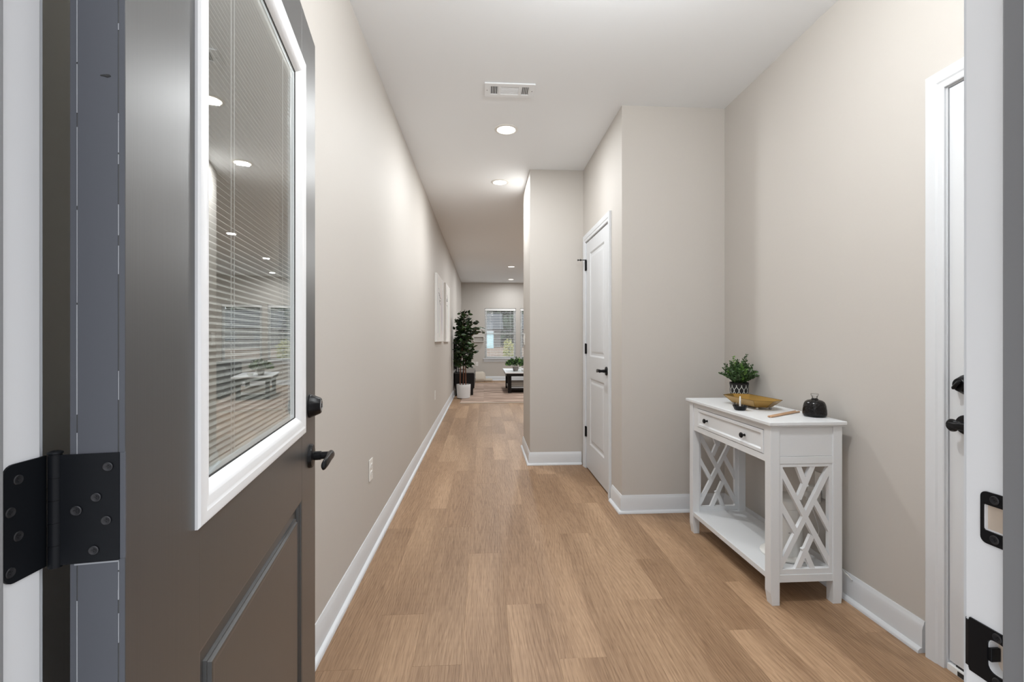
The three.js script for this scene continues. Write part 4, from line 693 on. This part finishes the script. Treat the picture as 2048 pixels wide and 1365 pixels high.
{
  const t = thing('ficus_tree', 'tall dark-leaved artificial ficus in a white pot by the left wall', 'plant', [-0.398, 0.0112, 9.12]);
  part('pot', lathe([[0, 0.0006], [0.120, 0.0006], [0.126, 0.005], [0.138, 0.20], [0.1395, 0.262], [0.137, 0.268], [0.128, 0.268], [0.126, 0.235], [0, 0.235]], 44), std({ color: lin(0.70, 0.70, 0.70), roughness: 0.35, name: 'white glazed pot' }), t);
  part('soil', lathe([[0, 0.237], [0.1255, 0.2365], [0.1255, 0.2355], [0, 0.2355]], 24), M.soil, t);
  const bark = std({ color: lin(0.16, 0.065, 0.035), roughness: 0.75, name: 'reddish bark' }), V = (x, y, z) => new THREE.Vector3(x, y, z);
  part('trunk', tube([V(-0.065, 0.2, 0.03), V(-0.062, 0.6, 0.02), V(-0.03, 1.0, 0), V(-0.02, 1.35, 0)], 0.0115, 24, 8), bark, t);
  part('trunk', tube([V(0.045, 0.2, 0.02), V(0.04, 0.6, 0.02), V(0.02, 1.0, 0.01), V(0.01, 1.45, 0)], 0.0105, 24, 8), bark, t);
  part('trunk', tube([V(-0.01, 0.2, -0.04), V(0.0, 0.6, -0.03), V(-0.01, 1.0, -0.02), V(0.0, 1.5, -0.01)], 0.0125, 24, 8), bark, t);
  const r = rng(83), lg = leafGeo(0.118, 0.029, 0.22, 4), tw = [], twigs = [];
  const fmat = [M.leafDark, std({ color: lin(0.016, 0.030, 0.013), roughness: 0.4, name: 'deep green leaf' }), M.leafMid];
  // branches: [start height, tip x, tip y, tip z]
  const tips = [[1.4, 0.02, 1.74, 0.0], [1.4, -0.06, 1.70, 0.1], [1.4, 0.10, 1.68, -0.06], [1.35, -0.13, 1.52, 0.06], [1.3, 0.25, 1.52, 0.06], [1.25, 0.38, 1.38, 0.10], [1.2, 0.42, 1.30, 0.02], [1.2, 0.28, 1.36, -0.12], [1.15, -0.17, 1.35, 0.14], [1.1, -0.13, 1.25, -0.16], [1.05, 0.16, 1.18, 0.18], [1.0, -0.17, 1.12, 0.12], [0.95, 0.15, 1.05, -0.15], [0.92, -0.18, 1.0, -0.1], [0.9, 0.20, 0.98, 0.12], [0.85, -0.16, 0.86, 0.16], [0.8, 0.12, 0.80, 0.06], [0.78, 0.26, 0.92, 0.08], [0.7, -0.17, 0.72, 0.05], [0.72, 0.13, 0.66, 0.05], [1.0, 0.0, 1.1, 0.22], [0.85, -0.05, 0.9, 0.22], [1.15, -0.05, 1.24, 0.20], [1.25, 0.06, 1.40, 0.18]];
  let count = 0;
  for (const [h, x, y, z] of tips) {
    const cv = new THREE.QuadraticBezierCurve3(V(0, h - 0.1, 0), V(x * 0.35, (h + y) / 2 + 0.03, z * 0.35), V(x, y, z)); twigs.push(new THREE.TubeGeometry(cv, 8, 0.0035, 5));
    for (let k = 0; k < 12 && count < 300; k++) { const f = 0.25 + 0.78 * k / 12, p = cv.getPoint(Math.min(1, f)), a = k * 2.4 + r(), d = new THREE.Vector3(Math.cos(a), -0.25 + r() * 0.9, Math.sin(a)); tw.push([p, d, r() * 6.28, 0.75 + r() * 0.45, r()]); count++; }
  }
  part('branch', twigs, bark, t);
  const inner = [[], []]; for (let i = 0; i < 420; i++) { const a = r() * 6.283, h = 0.62 + 0.95 * Math.pow(r(), 1.2), R = (h < 1.25 ? 0.165 : 0.10) * Math.sqrt(r()), p = V(Math.cos(a) * R + (h < 1.25 ? -0.03 : 0.01), h, Math.sin(a) * R); if (p.x > -0.13) inner[i & 1].push(place(lg, p, V(Math.cos(a) * 0.5, -0.5 + r(), Math.sin(a)), r() * 6.28, 0.7 + 0.3 * r())); }
  inner.forEach((l, i) => { part('foliage', l, fmat[i], t).userData.kind = 'stuff'; });
  for (const [p, d, roll, s, c] of tw) { const m = shade(new THREE.Mesh(lg, fmat[c < 0.42 ? 0 : c < 0.9 ? 1 : 2])); m.name = 'leaf'; if (p.x + d.x * 0.09 < -0.2) d.x = Math.abs(d.x) * 0.3; m.position.copy(p); m.quaternion.setFromUnitVectors(UP, d.clone().normalize()).multiply(new THREE.Quaternion().setFromAxisAngle(UP, roll)); m.scale.setScalar(s); t.add(m); }
}
{
  // pillows on the floor below the window wall
  const pillow = (w, h, th) => { const g = new THREE.SphereGeometry(1, 28, 18), p = g.attributes.position; for (let i = 0; i < p.count; i++) { const x = p.getX(i), y = p.getY(i), z = p.getZ(i), sq = (v) => Math.sign(v) * Math.pow(Math.abs(v), 0.55), e = Math.max(0, 1 - Math.pow(Math.max(Math.abs(sq(x)), Math.abs(sq(y))), 6) * 0.75); p.setXYZ(i, sq(x) * w / 2, sq(y) * h / 2, z * th / 2 * e); } g.computeVertexNormals(); return g; };
  const a = thing('floor_pillow', 'plump beige pillow on the floor behind the media console', 'pillow', [-0.13, 0.125, 12.62], 0.1);
  part('cushion', pillow(0.36, 0.30, 0.17).rotateX(-0.35).rotateZ(0.06).translate(0, 0.008, 0), M.fabricBeige, a);
  const b = thing('floor_pillow', 'flat beige folded cushion lying against the back baseboard', 'pillow', [0.125, 0.034, 12.80], 0);
  part('cushion', new RoundedBoxGeometry(0.23, 0.066, 0.22, 4, 0.028), M.fabricBeige, b);
}
{
  const t = thing('wall_shelf', 'small rounded white shelf box on the window wall beside the blinds', 'shelf', [-0.139, 1.166, ZB - 0.0004]);
  const o = roundRect(-0.145, 0.145, -0.074, 0.074, 0.028), s = new THREE.Shape(o.map(([a, b]) => new THREE.Vector2(a, b)));
  s.holes.push(new THREE.Path(roundRect(-0.137, 0.137, -0.064, 0.066, 0.022).map(([a, b]) => new THREE.Vector2(a, b))));
  part('shelf_rim', new THREE.ExtrudeGeometry(s, { depth: 0.09, bevelEnabled: true, bevelThickness: 0.002, bevelSize: 0.002, bevelSegments: 2 }).translate(0, 0, 0.0025), M.plate, t);
  part('shelf_back', new THREE.ExtrudeGeometry(new THREE.Shape(roundRect(-0.137, 0.137, -0.064, 0.066, 0.022).map(([a, b]) => new THREE.Vector2(a, b))), { depth: 0.012, bevelEnabled: false }).translate(0, 0, 0.002), M.wall, t);
}
{
  // two canvases with pale grey washes and a few dark strokes
  const art = (seed) => { const c = document.createElement('canvas'); c.width = c.height = 512; const x = c.getContext('2d'), r = rng(seed); x.fillStyle = '#e9e8e6'; x.fillRect(0, 0, 512, 512);
    for (let i = 0; i < 26; i++) { x.strokeStyle = `rgba(${150 + r() * 60 | 0},${150 + r() * 60 | 0},${152 + r() * 60 | 0},${0.10 + r() * 0.25})`; x.lineWidth = 8 + r() * 40; x.beginPath(); const px = r() * 512; x.moveTo(px, r() * 200); x.bezierCurveTo(px + r() * 60 - 30, 200, px + r() * 80 - 40, 350, px + r() * 60 - 30, 300 + r() * 212); x.stroke(); }
    x.strokeStyle = 'rgba(70,72,78,0.75)'; for (let i = 0; i < 7; i++) { x.lineWidth = 3 + r() * 6; const px = 40 + r() * 140, py = 90 + r() * 130; x.beginPath(); x.moveTo(px, py); x.quadraticCurveTo(px + 40, py - 20 + r() * 40, px + 60 + r() * 60, py + r() * 30); x.stroke(); }
    const q = new THREE.CanvasTexture(c); q.colorSpace = THREE.SRGBColorSpace; q.magFilter = THREE.LinearFilter; return q; };
  for (const [d0, d1, y0, y1, seed, label] of [[5.90, 6.86, 1.135, 2.020, 3, 'white canvas with grey strokes, the nearer of the pair on the left wall'], [7.24, 8.05, 1.125, 2.055, 8, 'white canvas with grey washes, the farther of the pair on the left wall']]) {
    const w = d1 - d0, h = y1 - y0, t = thing('wall_canvas', label, 'picture', [XL, (y0 + y1) / 2, (d0 + d1) / 2], Math.PI / 2, 'pair of canvases on the left wall');
    part('canvas_body', new RoundedBoxGeometry(w, h, 0.033, 2, 0.003).translate(0, 0, 0.0168), std({ color: lin(0.74, 0.73, 0.71), roughness: 0.8, name: 'canvas edge' }), t);
    part('painting', new THREE.PlaneGeometry(w - 0.006, h - 0.006).translate(0, 0, 0.0338), std({ map: art(seed), roughness: 0.85, name: 'painted canvas' }), t);
  }
}
{
  const t = thing('sofa', 'grey fabric sofa by the windows seen reflected in the door glass', 'sofa');
  const x0 = 1.33, x1 = 2.25, d0 = 10.25, d1 = 12.25, F = M.fabricGrey;
  part('sofa_base', bx(x0 + 0.02, x1, 0.10, 0.30, d0, d1, 0.02), F, t);
  part('backrest', bx(x1 - 0.24, x1, 0.30, 0.86, d0, d1, 0.05), F, t);
  for (const d of [d0, d1 - 0.2]) part('armrest', bx(x0 + 0.02, x1 - 0.02, 0.30, 0.64, d, d + 0.2, 0.05), F, t);
  for (let i = 0; i < 2; i++) { const a = d0 + 0.205 + i * 0.797; part('seat_cushion', bx(x0, x1 - 0.245, 0.301, 0.46, a, a + 0.79, 0.04), F, t); part('back_cushion', bx(x1 - 0.42, x1 - 0.245, 0.462, 0.90, a + 0.01, a + 0.78, 0.06), F, t); }
  for (const [x, d] of [[x0 + 0.09, d0 + 0.05], [x1 - 0.1, d0 + 0.05], [x0 + 0.09, d1 - 0.1], [x1 - 0.1, d1 - 0.1]]) part('leg', bx(x, x + 0.05, 0.0005, 0.1005, d, d + 0.05, 0.004), M.ebony, t);
}

// ------------------------------------------------------------------ outdoors
{
  const n = makeNoise(91), tex = dataTex(256, 256, (x, y) => { const v = n(x / 9, y / 9) * 0.6 + n(x / 3, y / 3) * 0.4; return [90 + 60 * v, 72 + 50 * v, 58 + 42 * v]; }, true); tex.repeat.set(12, 12);
  struct('ground', bx(-120, 120, -0.35, -0.12, -60, 160), std({ map: tex, roughness: 0.95, name: 'dry field' }));
  struct('porch', bx(-2.2, 3, -0.119, -0.03, -3.2, Z0 - 0.021), std({ color: lin(0.58, 0.57, 0.55), roughness: 0.9, name: 'concrete porch' }));
  struct('path', bx(-10, 16, -0.119, -0.10, ZB + 0.4, ZB + 8), std({ color: lin(0.42, 0.42, 0.43), roughness: 0.9, name: 'pale gravel' }));
  const leafy = (seed, mats, R, cnt, size, flat = 1) => { const r = rng(seed), lg = leafGeo(size, size * 0.42, 0.2, 2), L = mats.map(() => []); for (let i = 0; i < cnt; i++) { const a = r() * 6.283, c = 2 * r() - 1, s = Math.sqrt(1 - c * c), q = Math.pow(r(), 0.33), p = new THREE.Vector3(Math.cos(a) * s * R * q, (c * q * R) * flat, Math.sin(a) * s * R * q); L[Math.floor(r() * mats.length)].push(place(lg, p, new THREE.Vector3(r() - 0.5, r() - 0.3, r() - 0.5), r() * 6.28, 0.7 + r() * 0.6)); } return L; };
  const olive = std({ color: lin(0.30, 0.31, 0.08), roughness: 0.7 }), yellow = std({ color: lin(0.48, 0.44, 0.14), roughness: 0.7 }), green = std({ color: lin(0.035, 0.060, 0.035), roughness: 0.8 }), green2 = std({ color: lin(0.055, 0.085, 0.050), roughness: 0.8 });
  const b = thing('yellow_shrub', 'yellow-green shrub outside the left living room window', 'shrub', [1.02, -0.12, 18.6]);
  part('stem', tube([new THREE.Vector3(0, 0, 0), new THREE.Vector3(0.02, 0.4, 0), new THREE.Vector3(0, 0.9, 0)], 0.03, 10, 6), M.stem, b);
  leafy(5, [olive, yellow], 0.25, 420, 0.09, 2.3).forEach((l, i) => { const f = part('foliage', l.map((g) => g.translate(0, 0.72, 0)), [olive, yellow][i], b); f.userData.kind = 'stuff'; });
  const s = thing('garden_shed', 'pale blue cabin outside the left living room window', 'shed', [0.84, -0.12, 62]);
  const blue = std({ color: lin(0.50, 0.78, 0.86), roughness: 0.5 });
  part('cabin_wall', lb(-0.48, 0.48, 0, 2.1, -0.48, 0.48, 0.03), blue, s);
  part('roof', lb(-0.52, 0.52, 2.1, 2.3, -0.52, 0.52, 0.06), std({ color: lin(0.62, 0.70, 0.72), roughness: 0.5 }), s);
  part('door', lb(-0.36, 0.36, 0.06, 1.95, 0.48, 0.51, 0.01), std({ color: lin(0.55, 0.82, 0.88), roughness: 0.5 }), s);
  for (let i = 0; i < 4; i++) part('vent_slat', lb(-0.3, 0.3, 1.72 + i * 0.045, 1.74 + i * 0.045, 0.51, 0.52), blue, s);
  const hs = [[-5, 73, 15, 2.7, 'low grey-roofed house beyond the field at the left of the window'], [14, 73, 16, 2.7, 'low grey-roofed house beyond the field behind the shrub']];
  for (const [x, d, w, h, label] of hs) {
    const t = thing('distant_house', label, 'house', [x, -0.12, d]);
    part('house_wall', lb(-w / 2, w / 2, 0, h, -4, 4), std({ color: lin(0.15, 0.14, 0.135), roughness: 0.9 }), t);
    part('roof', sweep([new THREE.Vector3(-w / 2 - 0.4, h, 0), new THREE.Vector3(w / 2 + 0.4, h, 0)], [[-4.6, 0], [4.6, 0], [0, 2.6]], UP), std({ color: lin(0.07, 0.075, 0.085), roughness: 0.9 }), t);
    for (let i = 0; i < 4; i++) part('window', lb(-w / 2 + 1.5 + i * 3.4, -w / 2 + 2.9 + i * 3.4, 1, 2.3, 4, 4.06), std({ color: lin(0.10, 0.12, 0.14), roughness: 0.2 }), t);
  }
  {
    const r = rng(33), L = [[], []], lg = leafGeo(1.3, 0.5, 0.2, 2); for (let i = 0; i < 9000; i++) L[i & 1].push(place(lg, new THREE.Vector3(-60 + 130 * r(), -0.1 + 5.2 * Math.pow(r(), 1.3) * (0.7 + 0.3 * Math.sin(i)), -(80.5 + 3.5 * r())), new THREE.Vector3(r() - 0.5, r() - 0.2, r() - 0.5), r() * 6.28, 0.7 + r() * 0.6));
    const hd = group('hedgerow', scene); tag(hd, 'long dark green hedgerow across the far end of the field', 'hedge'); hd.userData.kind = 'stuff';
    L.forEach((l, i) => { part('foliage', l, [green, green2][i], hd).userData.kind = 'stuff'; });
  }
  const gm = [green, green2];
  const spots = [[-15, 94, 10.5], [-6, 104, 11.5], [3, 94, 11], [13, 104, 12], [23, 94, 12.5], [33, 104, 11], [42, 94, 9], [51, 104, 8], [-25, 104, 10], [60, 94, 7]];
  const where = ['at the far left of the tree line', 'third from the left in the tree line', 'fourth from the left in the tree line', 'in the middle of the tree line beyond the field', 'tallest, right of the middle of the tree line', 'right of the tallest tree in the tree line', 'fourth from the right in the tree line', 'third from the right in the tree line', 'second from the left in the tree line', 'at the far right of the tree line'];
  spots.forEach(([x, d, h], i) => {
    const t = thing('tree', 'broad green tree ' + where[i], 'tree', [x, -0.12, d]);
    part('trunk', new THREE.CylinderGeometry(0.25, 0.4, h * 0.5, 8).translate(0, h * 0.25, 0), M.soil, t);
    const R = h * 0.42;
    leafy(100 + i, gm, R, 1500, 1.25, 1.1).forEach((l, k) => { const f = part('foliage', l.map((g) => g.translate(0, h * 0.58, 0)), gm[k], t); f.userData.kind = 'stuff'; });
  });
}

renderer.render(scene, camera);
